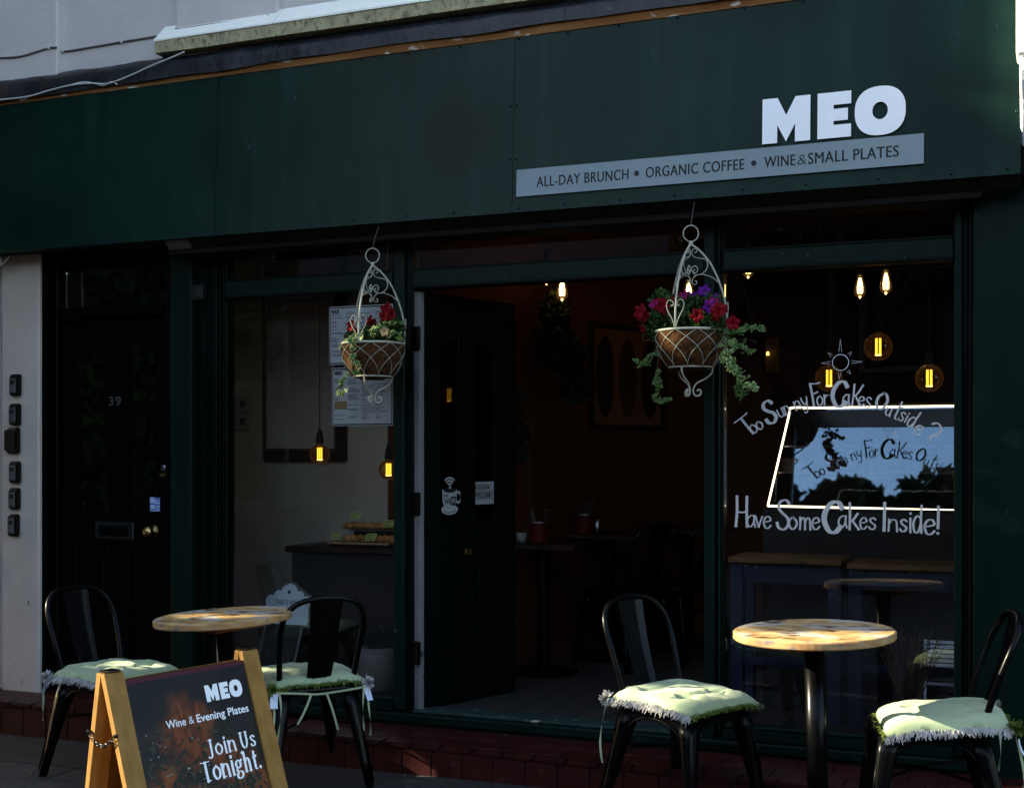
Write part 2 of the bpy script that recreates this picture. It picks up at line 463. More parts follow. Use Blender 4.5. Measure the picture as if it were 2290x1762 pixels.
# ================================================================== opposite side of the street; unseen trees and block added for shade and silhouettes
M['brick'] = mat('dark brick', (0.035,0.020,0.015), 0.9, col2=(0.05,0.03,0.022), scale=5, bump=0.5, bscale=30)
M['slate'] = mat('roof slate', (0.018,0.019,0.022), 0.8, col2=(0.025,0.026,0.03), scale=4)
M['darkglass'] = mat('dark window', (0.01,0.012,0.015), 0.08)
M['paint'] = mat('dull cream paint', (0.10,0.095,0.085), 0.7)
tr = thing('terraced_house', 'dark brick terrace across the street with slate roof', 'house', (-6,-16,-0.3))
obj('wall', MB().box(-24,12,-20,-15,-0.35,4.3), M['brick'], tr)
obj('roof', MB().add([(-24.2,-14.8,4.3),(12.2,-14.8,4.3),(12.2,-20.2,4.3),(-24.2,-20.2,4.3),(-24.2,-17.5,5.5),(12.2,-17.5,5.5)],
    [(0,1,5,4),(2,3,4,5),(0,4,3),(1,2,5),(0,3,2,1)]), M['slate'], tr)
for k in range(9):
    for zz in (0.5, 2.7):
        x0 = -22.4 + 3.9*k
        wd = obj('window', MB().box(x0, x0+1.5, -15.02, -14.95, zz, zz+1.5), M['paint'], tr)
        obj('pane', MB().box(x0+.1, x0+1.4, -14.97, -14.935, zz+.1, zz+1.4), M['darkglass'], wd)

tb_ = thing('shade_block', 'unseen tall brick block added to shade the road', 'building', (-34,-16,-0.3))  # out of view, added to keep direct sun off the road
obj('wall', MB().box(-50,-20,-22,-13,-0.35,12.6), M['brick'], tb_)
obj('parapet', MB().box(-50.2,-19.8,-22.2,-12.8,12.601,12.9), M['slate'], tb_)
for k in range(8):
    for zz in (1.0, 4.2, 7.4, 10.4):
        x0 = -48.5+3.6*k
        wd = obj('window', MB().box(x0, x0+1.4, -13.02, -12.95, zz, zz+1.8), M['paint'], tb_)
        obj('pane', MB().box(x0+.1, x0+1.3, -12.97, -12.935, zz+.1, zz+1.7), M['darkglass'], wd)

M['fleaf'] = mat('dark silhouette leaf', (0.012,0.022,0.006), 0.7, col2=(0.02,0.034,0.01), scale=3)  # dark trees added as silhouettes for the display glass reflection
for k, (x, r, h, lab) in enumerate(((-4.75,.95,4.95,'left added silhouette tree before the opposite terrace'),(-3.2,.62,4.95,'middle added silhouette tree before the opposite terrace'),(-1.55,1.05,5.0,'right added silhouette tree before the opposite terrace'))):
    rt = random.Random(k+40); t = thing('silhouette_tree', lab, 'tree', (x,-14.2,-.2), group='silhouette trees added before the opposite terrace')
    mb = MB()
    for _ in range(900):
        d = Vector((rt.gauss(0,1),rt.gauss(0,1),rt.gauss(0,1))).normalized()
        p = Vector((x,-14.2,h-r*.4))+Vector((d.x*r,d.y*r*.8,d.z*r*.75))*rt.random()**.35
        a = Vector((rt.gauss(0,1),rt.gauss(0,1),rt.gauss(0,1))).normalized()*.16; q = a.orthogonal().normalized()*.10
        o = len(mb.v); mb.v += [tuple(p-a),tuple(p+q),tuple(p+a),tuple(p-q)]; mb.f.append((o,o+1,o+2,o+3))
    obj('crown', mb, M['fleaf'], t)
    obj('trunk', MB().tube([(x,-14.2,-.2),(x+.05,-14.2,1.6),(x,-14.2,h-r*.5)], [.14,.11,.05], 10), M['brick'], t)

# lit spots: world points towards which openings are cut through the crown (filled in further down)
LIT = []
def build_tree():
    e1 = SUN.cross(Vector((0,0,1))).normalized(); e2 = e1.cross(SUN).normalized()
    c0 = Vector((-2.5,-0.8,1.5)); T = 7.5
    pts = []
    for x in (-6.2, 0.6):
        for y in (-3.0, 0.0):
            for z in (-0.2, 4.9): pts.append(Vector((x,y,z))-c0)
    a0 = min(p.dot(e1) for p in pts)-.2; a1 = max(p.dot(e1) for p in pts)+.2
    b0 = min(p.dot(e2) for p in pts)-.2; b1 = max(p.dot(e2) for p in pts)+.2
    holes = [((Vector(p)-c0).dot(e1), (Vector(p)-c0).dot(e2), r) for p, r in LIT]
    rnd = random.Random(3)
    mb = MB()
    base = c0 - SUN*T
    vs, fs = mb.v, mb.f
    def leaf(p, s):
        d1 = Vector((rnd.gauss(0,1),rnd.gauss(0,1),rnd.gauss(0,1))).normalized()
        d2 = d1.orthogonal().normalized()
        # leaves mostly face the light
        d1 = (e1*rnd.uniform(-1,1)+e2*rnd.uniform(-1,1)+SUN*rnd.uniform(-.5,.5)).normalized()
        d2 = (SUN.cross(d1)+SUN*rnd.uniform(-.4,.4)).normalized()
        o = len(vs)
        vs.extend([tuple(p-d1*s), tuple(p+d2*s*.45), tuple(p+d1*s), tuple(p-d2*s*.45)])
        fs.append((o,o+1,o+2,o+3))
    st = 0.085
    na = int((a1-a0)/st); nb = int((b1-b0)/st)
    for layer in range(8):
        dp = (layer-3.5)*0.42
        for i in range(na):
            for j in range(nb):
                a = a0+(i+rnd.random())*st; b = b0+(j+rnd.random())*st
                s = rnd.uniform(.07,.11)
                if any((a-h[0])**2+(b-h[1])**2 < (h[2]+s*.55)**2 for h in holes): continue
                leaf(base+e1*a+e2*b+SUN*(dp+rnd.uniform(-.3,.3)), s)
    # loose outer leaves round the dense heart of the crown
    ca, cb = (a0+a1)/2, (b0+b1)/2
    for _ in range(5000):
        d = Vector((rnd.gauss(0,1),rnd.gauss(0,1),rnd.gauss(0,1))).normalized()
        a = d.x*((a1-a0)/2+1.0); b = d.y*((b1-b0)/2+.8); 
        if any((a+ca-h[0])**2+(b+cb-h[1])**2 < (h[2]+.06)**2 for h in holes): continue
        leaf(base+e1*(ca+a)+e2*(cb+b)+SUN*(d.z*2.2), rnd.uniform(.07,.12))
    cen = base+e1*ca+e2*cb
    cen = cen + e1*(2.55-ca)
    foot = Vector((cen.x, cen.y, -.25))
    t = thing('shade_tree', 'unseen leafy tree added to shade the cafe front, crown pierced for sun patches', 'tree', foot)  # added out of view for shade; leaves omitted along sun lines to LIT
    M['leaf'] = mat('tree leaf', (0.020,0.036,0.010), 0.7, col2=(0.034,0.055,0.015), scale=3)
    M['bark'] = mat('bark', (0.07,0.055,0.04), 0.9, col2=(0.11,0.09,0.07), scale=8, bump=1.0, bscale=20)
    obj('crown', mb, M['leaf'], t)
    tk = MB()
    top = Vector((cen.x,cen.y,b0*0+cen.z-1.6))
    tk.tube([foot, foot.lerp(top,.4)+Vector((.1,.05,0)), top, top+Vector((.2,.1,1.6))], [.24,.19,.14,.05], 12)
    for k in range(5):
        an = k*1.26; 
        tk.tube([top.lerp(foot,.1), top+Vector((math.cos(an)*.6,math.sin(an)*.6,.5)), top+Vector((math.cos(an)*1.2,math.sin(an)*1.2,1.4))], [.09,.06,.02], 8)
    obj('trunk', tk, M['bark'], t, smooth=True)

# ================================================================== cafe building: upper wall and trim
WY = -0.10
bld = thing('cafe_building', 'pale grey rendered upper storey with weathered ledge and lead flashing', 'building', (-2.7, 0, 0))
obj('upper_wall', MB().box(-9.5, 3.0, WY, 6.8, 3.30, 7.6), M['render'], bld)
XA, XB, XC, XD = X(127, WY-.04), X(393, WY-.04), X(620, WY-.04), X(757, WY-.015)
for (x0, x1, pr) in ((-9.5, XA, .04), (XB, XC, .04), (XD, 3.0, .012)):
    obj('pilaster', MB().box(x0, x1, WY-pr, WY+.005, 3.40, 7.59), M['render'], bld, bev=0.006)
# ledge: cream front face, sloping white cap
x0, x1 = X(347, -.20), X(1365, -.20)
cf = MB(); n = 40
prof = [(-.13,3.475),(-.205,3.478),(-.205,3.537),(-.13,3.537)]
for i in range(n+1):
    x = x0+(x1-x0)*i/n
    for (y, z) in prof:
        cf.v.append((x, y, z+noise.noise((x*3, z*9, y))*.004))
for i in range(n):
    for k in range(4):
        l = (k+1) % 4
        cf.f.append((i*4+k, i*4+l, i*4+4+l, i*4+4+k))
cf.f += [(3,2,1,0), tuple(n*4+k for k in range(4))]
ledge = obj('ledge', cf, M['cornface'], bld)
seams = [x0-.004, x0+(x1-x0)*.29, x0+(x1-x0)*.62, x1+.004]
for i in range(3):
    a, b = seams[i]+.002, seams[i+1]-.002
    obj('ledge_cap', MB().add([(a,-.209,3.539),(b,-.209,3.539),(b,-.116,3.632),(a,-.116,3.632),(a,-.209,3.548),(b,-.209,3.548),(b,-.116,3.641),(a,-.116,3.641)],
        [(0,3,2,1),(4,5,6,7),(0,1,5,4),(1,2,6,5),(2,3,7,6),(3,0,4,7)]), M['corncap'], ledge)
# lead flashing in overlapping sheets, crumpled
us = [-420, 375, 610, 953, 1250, 1560, 2400]
for i in range(len(us)-1):
    a, b = X(us[i], -.19), X(us[i+1], -.19)+.03
    m = MB(); n = max(10, int((b-a)/.05)); pr = [(-.098,3.482),(-.125,3.478),(-.160,3.462),(-.196,3.420),(-.200,3.370)]
    off = .0025*(i % 2)
    for k in range(n+1):
        x = a+(b-a)*k/n
        t = min(1, max(0, (x+5.3)/2.4))
        for q, (y, z) in enumerate(pr):
            w = noise.noise((x*4.5, q*1.3, i*5.0))*.012*(q > 0) + noise.noise((x*14, q*2.0, 3.0))*.004*(q > 0)
            zz = z + w*.8
            if q == 4: zz = 3.340 + .022*t + noise.noise((x*2.2, 2, 0))*.016
            m.v.append((x, y-w*.6-off, zz))
    for k in range(n):
        for q in range(4):
            o_ = k*5+q
            m.f.append((o_, o_+1, o_+6, o_+5))
    obj('flashing_sheet', m, M['lead'], bld, smooth=True)
bt = MB(); n = 60
for i in range(n+1):
    x = -6.2+8.0*i/n
    for (y, z) in ((-.15,3.325),(-.186,3.325),(-.186,3.388),(-.15,3.388)):
        bt.v.append((x, y+noise.noise((x*2,z*5,1))*.003, z))
for i in range(n):
    for k in range(4):
        l = (k+1) % 4
        bt.f.append((i*4+k, i*4+l, i*4+4+l, i*4+4+k))
obj('batten', bt, M['batten'], bld)
# interior shell of the ground floor belongs to the setting (see below); masonry left of the door:
pl = MB().box(-7.5, X(4), -.02, .35, -.1, 2.62)
obj('neighbour_pier', pl, M['render'], bld, bev=.01)
pw = MB(); n = 30
px0, px1 = X(5, -.045), X(87, -.045)
for i in range(n+1):
    z = -.05+2.62*i/n
    for k, (x, y) in enumerate(((px0,.3),(px0,-.045),(px1-.01,-.045),(px1,-.037),(px1,-.022))):
        j = noise.noise((k*3.0, z*4, 2))*.004
        pw.v.append((x+j*(k in (2,3)), y+j*.6, z))
for i in range(n):
    for k in range(4):
        o_ = i*5+k
        pw.f.append((o_, o_+1, o_+6, o_+5))
obj('white_pier', pw, M['pillar'], bld)

# ---- fascia sign
fas = thing('fascia_sign', 'long dark green fascia board with white MEO letters and grey slogan band', 'sign', (-2.7,-.2,2.52))
ZB, ZT = 2.525, 3.338
def fy(z): return -.22 + .04*(z-ZB)/(ZT-ZB)
S1, S2, XR = -3.898, -2.293, X(2283, -.22)
scr = MB().lathe([(0.0,-.003),(.0052,-.003),(.0058,0),(.0045,.0022),(0,.003)], seg=10)
scr.xf(Matrix.Rotation(R(90), 4, 'X'))
scr_me = mesh('screw', scr, smooth=True); scr_me.materials.append(mat('dark green screw', (0.006,0.012,0.012), 0.3))
panels = []
for (a, b) in ((-6.3, S1), (S1, S2), (S2, XR)):
    a += .0012; b -= .0012
    m = MB(); nx = int((b-a)/.06); nz = 14
    for i in range(nx+1):
        for j in range(nz+1):
            x = a+(b-a)*i/nx; z = ZB+(ZT-ZB)*j/nz
            ed = min(i, nx-i, j, nz-j)
            am = min(1, ed/2.0)
            d = noise.noise((x*1.1, z*1.6, 4.0))*.006 + noise.noise((x*2.6, z*3.4, 9.0))*.0028
            m.v.append((x, fy(z)-d*am*.8, z))
    for i in range(nx):
        for j in range(nz):
            o_ = i*(nz+1)+j
            m.f.append((o_, o_+nz+1, o_+nz+2, o_+1))
    # returns
    nv = len(m.v); rim = [i*(nz+1) for i in range(nx+1)] + [nx*(nz+1)+j for j in range(1, nz+1)] + [i*(nz+1)+nz for i in range(nx-1,-1,-1)] + [j for j in range(nz-1,0,-1)]
    m.v += [m.v[k] for k in rim]
    nr = len(rim)
    m.v += [(m.v[k][0], m.v[k][1]+.02, m.v[k][2]) for k in rim]
    for q in range(nr):
        p_ = (q+1) % nr
        m.f.append((nv+q, nv+nr+q, nv+nr+p_, nv+p_))
    p = obj('fascia_panel', m, M['green'], fas, smooth=False)
    for q in p.data.polygons: q.use_smooth = abs(q.normal.y) > .5
    panels.append(p)
    def screw(x, z):
        s_ = bpy.data.objects.new('screw', scr_me); C.objects.link(s_); s_.parent = p
        s_.location = Vector((x, fy(z)-.003, z)) - Vector((-2.7,-.2,2.52))
    x = max(a, -5.6)+.03
    while x < b:
        if x > -5.6:
            screw(x, ZB+.022+random.uniform(-.004,.004)); screw(x+random.uniform(-.02,.02), ZT-.022)
        x += random.uniform(.20,.30)
    for zz in (.30,.60):
        if b < 0 and b > -5: screw(b-.014, ZB+(ZT-ZB)*zz)
        if a > -5.5: screw(a+.014, ZB+(ZT-ZB)*zz)
a_, b_ = Vector((1,0,0)), Vector((0,.04/(ZT-ZB),1)).normalized()
nn = Vector((0,-.004,0))
def fpt(u, v, d=.008):
    p = at(u, v, -.225); p.y = fy(p.z)-d; return p
o_ = fpt(1704, 323); e_ = fpt(2025, 305)
lt = MB(); meo(lt, o_, a_, b_, nn, fpt(1704,221.6).z-o_.z, e_.x-o_.x)
obj('logo_lettering', lt, M['white'], fas)
p0 = fpt(1155, 441); p1 = fpt(2066, 370)
zt = fpt(1155, 380.5).z
bd = MB().obox((p0.x, p0.y, p0.z), a_*(p1.x-p0.x), nn, b_*(zt-p0.z))
band = obj('slogan_band', bd, M['band'], fas)
for s_, ua, ub in (('ALL-DAY BRUNCH',1200,1405),('ORGANIC COFFEE',1444,1664),('WINE',1709,1778),('SMALL PLATES',1807,2009)):
    tx = MB(); o2 = fpt(ua, 900, .0128); zb = p0.z+(zt-p0.z)*.30
    o2.z = zb; o2.y = fy(zb)-.0128
    put_text(tx, s_, o2, a_, b_, X(ub,-.225)-X(ua,-.225), (zt-p0.z)*.38, 1.08, .0)
    put_text(tx, s_, o2+Vector((.0022,-.0003,.0004)), a_, b_, X(ub,-.225)-X(ua,-.225), (zt-p0.z)*.38, 1.08, .0)
    obj('slogan_lettering', tx, M['ink'], band)
tx = MB()
o2 = Vector((X(1783,-.225), fy(zb)-.0128, zb)); put_text(tx, '&', o2, a_, b_, X(1803,-.225)-X(1783,-.225), (zt-p0.z)*.36, 1, -.012, .1)
obj('slogan_lettering', tx, M['ink'], band)
for uc in (1424, 1686):
    c = Vector((X(uc,-.225), fy(zb)-.0128, zb+(zt-p0.z)*.19))
    tx = MB(); tx.prism([(.0115*math.cos(t*math.pi/10), .0115*math.sin(t*math.pi/10)) for t in range(20)], c, a_, b_, (0,-.0005,0))
    obj('slogan_dot', tx, M['ink'], band)

# ---- shutter housing under the fascia
hs = thing('shutter_housing', 'dark boarded soffit strip under the green fascia', 'soffit', (-2.7,-.1,2.5))
xx = X(420, -.2)
while xx < -.30:
    w = .245
    obj('soffit_tile', MB().add([(xx+.002,-.206,2.524),(xx+w-.002,-.206,2.524),(xx+w-.002,-.158,2.478),(xx+.002,-.158,2.478),
        (xx+.002,-.186,2.538),(xx+w-.002,-.186,2.538),(xx+w-.002,-.138,2.492),(xx+.002,-.138,2.492)],
        [(0,3,2,1),(4,5,6,7),(0,1,5,4),(1,2,6,5),(2,3,7,6),(3,0,4,7)]), M['soffit'], hs)
    xx += w
obj('backing_strip', MB().add([(X(420),-.200,2.527),(-.3,-.200,2.527),(-.3,-.155,2.483),(X(420),-.155,2.483)], [(0,1,2,3)]), mat('pale joint', (.08,.07,.06), .8), hs)
obj('housing_rail', MB().box(X(420), -.3, -.165, -.135, 2.455, 2.478), M['soffit'], hs)
obj('housing_underside', MB().box(X(420), -.3, -.134, .06, 2.462, 2.472), M['soffit'], hs)
obj('fascia_backing', MB().box(-6.2, 0.0, -.175, -.1, 2.53, 3.31), M['soffit'], hs)
obj('door_soffit', MB().box(-6.2, X(420)-.001, -.175, .3, 2.535, 2.56), M['soffit'], hs)

# ---- shopfront joinery
sf = thing('shopfront', 'dark green timber shopfront with large window panes and transom lights', 'shopfront', (-2.2,0,.14))
def post(u0, u1, y0, y1, z0, z1, m=None, name='post'):
    return obj(name, MB().box(X(u0,y0), X(u1,y0), y0, y1, z0, z1), m or M['frame'], sf, bev=.004)
post(380, 427, -.03, .10, .14, 2.53)
post(427.5, 470, .015, .10, .14, 2.53, M['framedark'])
post(470.5, 484, -.002, .10, .14, 2.47, M['framedark'])
post(484.5, 495, .012, .10, .14, 2.47, M['framedark'])
post(495.5, 507, -.004, .07, .245, 2.47, M['framedark'])
XBP = (X(880), X(903), X(925))
post(880, 903, -.012, .08, .20, 2.47)
post(903.5, 925, .012, .08, .18, 2.47, M['framedark'])
post(1574, 1596, -.012, .08, .18, 2.47)
post(1596.5, 1604, .004, .08, .20, 2.47, M['framedark'])
post(1604.5, 1610, -.006, .08, .20, 2.47, M['frame'])
post(1610.5, 1618, .010, .08, .20, 2.47, M['framedark'])
post(2133, 2152, -.006, .08, .20, 2.47, M['frame'])
post(2152.5, 2165, .012, .08, .20, 2.47, M['framedark'])
post(2165.5, 2175, -.012, .08, .14, 2.47, M['framedark'])
post(2175.5, 2330, -.05, .30, .10, 2.53, M['frame'], 'pilaster')
post(2330.5, 2600, -.03, .30, -.05, 2.53, M['framedark'], 'pilaster')
XL, XRR = X(507.5), X(2132.5)
for (ua, ub) in ((507.5, 879.5), (925.5, 1573.5), (1618.5, 2132.5)):
    a, b = X(ua), X(ub)
    obj('transom_bar', MB().box(a, b, -.018, .07, 2.236, 2.336), M['frame'], sf, bev=.006)
    obj('transom_bead', MB().box(a, b, -.024, -.019, 2.325, 2.333), M['framedark'], sf)
    obj('transom_bead', MB().box(a, b, -.026, -.019, 2.239, 2.250), M['framedark'], sf)
    obj('pane', MB().box(a, b, .024, .029, 2.337, 2.46), M['glass'], sf)
for (ua, ub) in ((507.5, 879.5), (1618.5, 2132.5)):
    a, b = X(ua), X(ub)
    obj('sill', MB().box(a, b, -.040, .08, .196, .238), M['frame'], sf, bev=.007, seg=2)
    obj('sill_bead', MB().box(a, b, -.004, .020, .239, .256), M['frame'], sf, bev=.005)
    obj('pane', MB().box(a, b, .024, .029, .239, 2.235), M['glass'], sf)
obj('base_rail', MB().box(X(380,-.05), X(2175,-.05), -.055, .10, .150, .1935), M['frame'], sf, bev=.006)
obj('plinth', MB().box(X(380,-.05), X(2175,-.05), -.048, .10, .02, .1495), M['framedark'], sf)
thr = over(mat('worn threshold paint', (0.012,0.030,0.026), .5, col2=(0.02,0.04,0.035), scale=9), (0.28,0.27,0.25), 18, .62, .68, (1,3,1))
obj('threshold', MB().box(X(925.5), X(1573.5), -.02, .12, .1940, .208), thr, sf, bev=.004)

# ---- tiled step
stp = thing('tiled_step', 'long low step faced with dark red quarry tiles', 'step', (-2.5,-.3,0))
def sy(x): return -.33 - .034*(x+5.2)
def stepbox(x0, x1, ya, yb, z0, z1):
    """ya, yb: functions or numbers"""
    f = lambda q, x: q(x) if callable(q) else q
    return MB().add([(x0,f(ya,x0),z0),(x1,f(ya,x1),z0),(x1,f(yb,x1),z0),(x0,f(yb,x0),z0),(x0,f(ya,x0),z1),(x1,f(ya,x1),z1),(x1,f(yb,x1),z1),(x0,f(yb,x0),z1)],
                    [(0,3,2,1),(4,5,6,7),(0,1,5,4),(1,2,6,5),(2,3,7,6),(3,0,4,7)])
obj('step_core', stepbox(-6.6, .6, lambda x: sy(x)+.008, .2, -.2, .132), M['grout'], stp)
x = -6.5; k = 0
while x < .5:
    w = .150+random.uniform(-.002,.002)
    g = .0022 if random.random() < .75 else .004
    jt = random.uniform(-.001,.001)
    obj('riser_tile', stepbox(x+g, x+w-g, lambda q: sy(q)-.002+jt, lambda q: sy(q)+.012, gz(x,-.35)-.03, .116), M['tile'], stp, bev=.002)
    x += w; k += 1
x = -6.45
while x < .5:
    w = .150
    g = .0018
    obj('nosing_tile', stepbox(x+g, x+w-g, lambda q: sy(q)-.012, lambda q: sy(q)+.060, .119, .1415+random.uniform(-.0008,.0008)), M['tile'], stp, bev=.008, seg=2)
    x += w
for r_ in range(2):
    x = -6.5+.075*r_
    while x < .5:
        w = .150; g = .0018
        ya = lambda q, r_=r_: sy(q)+.063+.15*r_
        yb = (lambda q: sy(q)+.210) if r_ == 0 else -.02
        yb2 = (lambda q: min(sy(q)+.210, -.01)) if r_ == 0 else .09
        if r_ == 1 and sy(x)+.213 > .05: break
        obj('tread_tile', stepbox(x+g, x+w-g, ya, yb2, .120, .139+random.uniform(-.001,.001)), M['tile'], stp, bev=.002)
        x += w

# ---- house door 39 (recessed)
DY = .10
d39 = thing('front_door', 'black panelled house door numbered 39 in a dark recess', 'door', (X(265,DY), DY, .14))
dz0, dz1 = .165, 2.165
du0, du1 = 140, 378
def dbox(u0, u1, v0, v1, y0, y1, y=DY):
    return MB().box(X(u0,y), X(u1,y), y0, y1, Z((u0+u1)/2, v1, y), Z((u0+u1)/2, v0, y))
obj('reveal', MB().box(px1-.10, px1+.003, -.0215, .24, .14, 2.534), M['black'], d39)
obj('jamb', MB().box(px1+.004, X(du0,DY)-.004, .06, .24, .14, 2.53), M['black'], d39, bev=.005)
obj('jamb', MB().box(X(du1,DY)+.004, X(380), .06, .24, .14, 2.53), M['black'], d39, bev=.005)
obj('transom', MB().box(X(du0,DY)-.003, X(du1,DY)+.003, .05, .2, 2.185, 2.245), M['black'], d39, bev=.008, seg=2)
obj('fanlight', MB().box(X(du0,DY)-.003, X(du1,DY)+.003, .13, .136, 2.246, 2.53), M['glass'], d39)
obj('fanlight_bar', MB().box(X(du0,DY)-.003, X(du1,DY)+.003, .10, .16, 2.46, 2.5345), M['black'], d39)
xs = [X(u, DY) for u in (du0, 170, 243, 284, 352, du1)]
zg0, zg1, zp = Z(260,1147,DY), Z(260,790,DY), Z(260,768,DY)
zl0, zl1 = Z(260,1490,DY), Z(260,1222,DY)
lf = MB()
for (a, b) in ((0,1),(2,3),(4,5)): lf.box(xs[a], xs[b], DY, DY+.045, dz0, dz1)
for (a, b) in ((1,2),(3,4)):
    lf.box(xs[a], xs[b], DY, DY+.045, dz0, zl0)
    lf.box(xs[a], xs[b], DY, DY+.045, zl1, zg0)
lf.prism([(xs[1],zg1-.01),(xs[2],zp+.02),(xs[2],dz1),(xs[1],dz1)], (0,DY,0), (1,0,0), (0,0,1), (0,.045,0))
lf.prism([(xs[3],zp+.02),(xs[4],zg1-.01),(xs[4],dz1),(xs[3],dz1)], (0,DY,0), (1,0,0), (0,0,1), (0,.045,0))
leaf39 = obj('door_leaf', lf, M['black'], d39)
for (a, b) in ((1,2),(3,4)):
    obj('door_pane', MB().box(xs[a]-.005, xs[b]+.005, DY+.02, DY+.025, zg0-.005, zp+.03), M['glass'], d39)
    pn = MB().box(xs[a]+.004, xs[b]-.004, DY+.018, DY+.03, zl0+.004, zl1-.004)
    obj('door_panel', pn, M['black'], d39)
    obj('raised_field', MB().box(xs[a]+.035, xs[b]-.035, DY+.004, DY+.0175, zl0+.04, zl1-.04), M['black'], d39, bev=.012)
    bd_ = MB()
    for q in ((xs[a],xs[a]+.012,zl0,zl1),(xs[b]-.012,xs[b],zl0,zl1),(xs[a]+.012,xs[b]-.012,zl0,zl0+.012),(xs[a]+.012,xs[b]-.012,zl1-.012,zl1)):
        bd_.box(q[0], q[1], DY-.006, DY+.018, q[2], q[3])
    obj('panel_bead', bd_, M['black'], d39, bev=.003)
# letter plate
M['plate'] = mat('blackened letter plate', (.010,.010,.011), .3, spec=.4)
lp = obj('letter_plate', dbox(214,300,1167,1206,DY-.008,DY), M['plate'], d39, bev=.004)
obj('flap', dbox(224,290,1175,1198,DY-.013,DY-.008), M['black'], lp, bev=.003)
# paired brass knob
kb = MB()
c = at(343,1188,DY); kb.lathe([(0.036,0),(.036,.004),(.013,.009),(.013,.026),(.026,.034),(.031,.048),(.026,.062),(.010,.069),(0,.069)], seg=24)
kb.xf(Matrix.Translation((c.x, DY, c.z)) @ Matrix.Rotation(R(90), 4, 'X'))
obj('knob', kb, M['brass'], d39, smooth=True)
ck = MB(); c = at(369,1046,DY); ck.lathe([(.018,0),(.018,.006),(.012,.010),(0,.010)], seg=20)
ck.xf(Matrix.Translation((c.x-.004, DY, c.z)) @ Matrix.Rotation(R(90), 4, 'X'))
lk = obj('lock_cylinder', ck, M['steel'], d39, smooth=True)
obj('keyhole', MB().box(c.x-.0055, c.x-.0025, DY-.0112, DY-.0102, c.z-.007, c.z+.005), M['ink'], lk)
obj('latch_pull', dbox(360,376,1058,1066,DY-.014,DY), M['brass'], d39, bev=.003)
nm = MB(); p = at(244,907,DY); put_text(nm, '39', (p.x, DY-.004, p.z), (1,0,0), (0,0,1), X(272,DY)-X(244,DY), Z(244,887,DY)-p.z, 1.1, .01)
obj('house_number', nm, mat('dull number metal', (.07,.065,.055), .5), d39)
stk = mat('printed sticker', (.45,.55,.80), .5, col2=(.06,.10,.35), scale=60, stretch=(.35,1,2.2), lo=.5, hi=.56)
s39 = obj('sticker', dbox(336,358,1112,1143,DY-.002,DY-.0005), stk, d39)

# ================================================================== cafe door standing open
HX, HY = X(941, .05), .05
ddir = Vector((.335, .942, 0)).normalized()
yaw = math.atan2(ddir.y, ddir.x)
cd = thing('cafe_door', 'dark glazed cafe door standing open with wifi and dog stickers', 'door', (HX, HY, .2), (0,0,yaw))
# local: +x along the leaf from the hinge, -y the face seen from the street
DL, DZ0, DZ1 = .66, .0, 2.025
xs = [0, .105, .268, .36, .520, DL]
zg0, zg1, zp = .905, 1.80, 1.86
zl0, zl1 = .22, .70
lf = MB()
for (a, b) in ((0,1),(2,3),(4,5)): lf.box(xs[a], xs[b], -.022, .022, DZ0, DZ1)
for (a, b) in ((1,2),(3,4)):
    lf.box(xs[a], xs[b], -.022, .022, DZ0, zl0)
    lf.box(xs[a], xs[b], -.022, .022, zl1, zg0)
lf.prism([(xs[1],zg1-.04),(xs[2],zp-.02),(xs[2],DZ1),(xs[1],DZ1)], (0,-.022,0), (1,0,0), (0,0,1), (0,.044,0))
lf.prism([(xs[3],zp-.02),(xs[4],zg1-.04),(xs[4],DZ1),(xs[3],DZ1)], (0,-.022,0), (1,0,0), (0,0,1), (0,.044,0))
obj('door_leaf', lf, M['framedark'], cd, local=True)
for (a, b) in ((1,2),(3,4)):
    obj('door_pane', MB().box(xs[a]-.004, xs[b]+.004, -.004, .002, zg0-.004, zp), M['glass'], cd, local=True)
    obj('door_panel', MB().box(xs[a]+.003, xs[b]-.003, -.008, .008, zl0+.003, zl1-.003), M['framedark'], cd, local=True)
    obj('raised_field', MB().box(xs[a]+.03, xs[b]-.03, -.018, -.0085, zl0+.03, zl1-.03), M['framedark'], cd, local=True, bev=.008)
edge = over(mat('scuffed white door edge', (.13,.13,.127), .6, col2=(.16,.157,.153), scale=5), (.02,.018,.016), 26, .66, .70, (1,1,.4))
obj('white_edge', MB().box(-.034, -.0005, -.026, .026, 0.005, DZ1), edge, cd, local=True, bev=.003)
for zz in (.28, 1.0, 1.80):
    hg = MB().box(-.052, -.0345, -.030, .02, zz-.055, zz+.055); hg.tube([(-.045,-.034,zz-.055),(-.045,-.034,zz+.055)], .008, 10)
    obj('hinge', hg, M['black'], cd, local=True)
lpb = obj('letter_slot', MB().box(.285, .335, -.027, -.0225, .735, .765), M['brass'], cd, local=True, bev=.002)
# stickers (on the street face of the panes, local -y)
M['stick'] = mat('white vinyl sticker', (.30,.305,.31), .5, col2=(.27,.275,.28))
def sloc(x, z, d=.006): return (x, -d, z)
A_, B_, N_ = Vector((1,0,0)), Vector((0,0,1)), Vector((0,-.0006,0))
w = MB(); cxs, czs = .192, 1.02
cup = [(-.052,.045),(-.048,-.02),(-.03,-.05),(.03,-.05),(.048,-.02),(.052,.045)]
w.prism(cup, sloc(cxs,czs), A_, B_, N_)
w.prism([(.058*math.cos(t*math.pi/16), -.055+.026*math.sin(t*math.pi/16)) for t in range(32)], sloc(cxs,czs,.0068), A_, B_, N_)
ou = [(.062+.024*math.cos(t*math.pi/12), .005+.032*math.sin(t*math.pi/12)) for t in range(24)]
inn = [(.062+.013*math.cos(t*math.pi/12), .005+.020*math.sin(t*math.pi/12)) for t in range(24)]
w.ring(ou, inn, sloc(cxs,czs,.0053), A_, B_, N_)
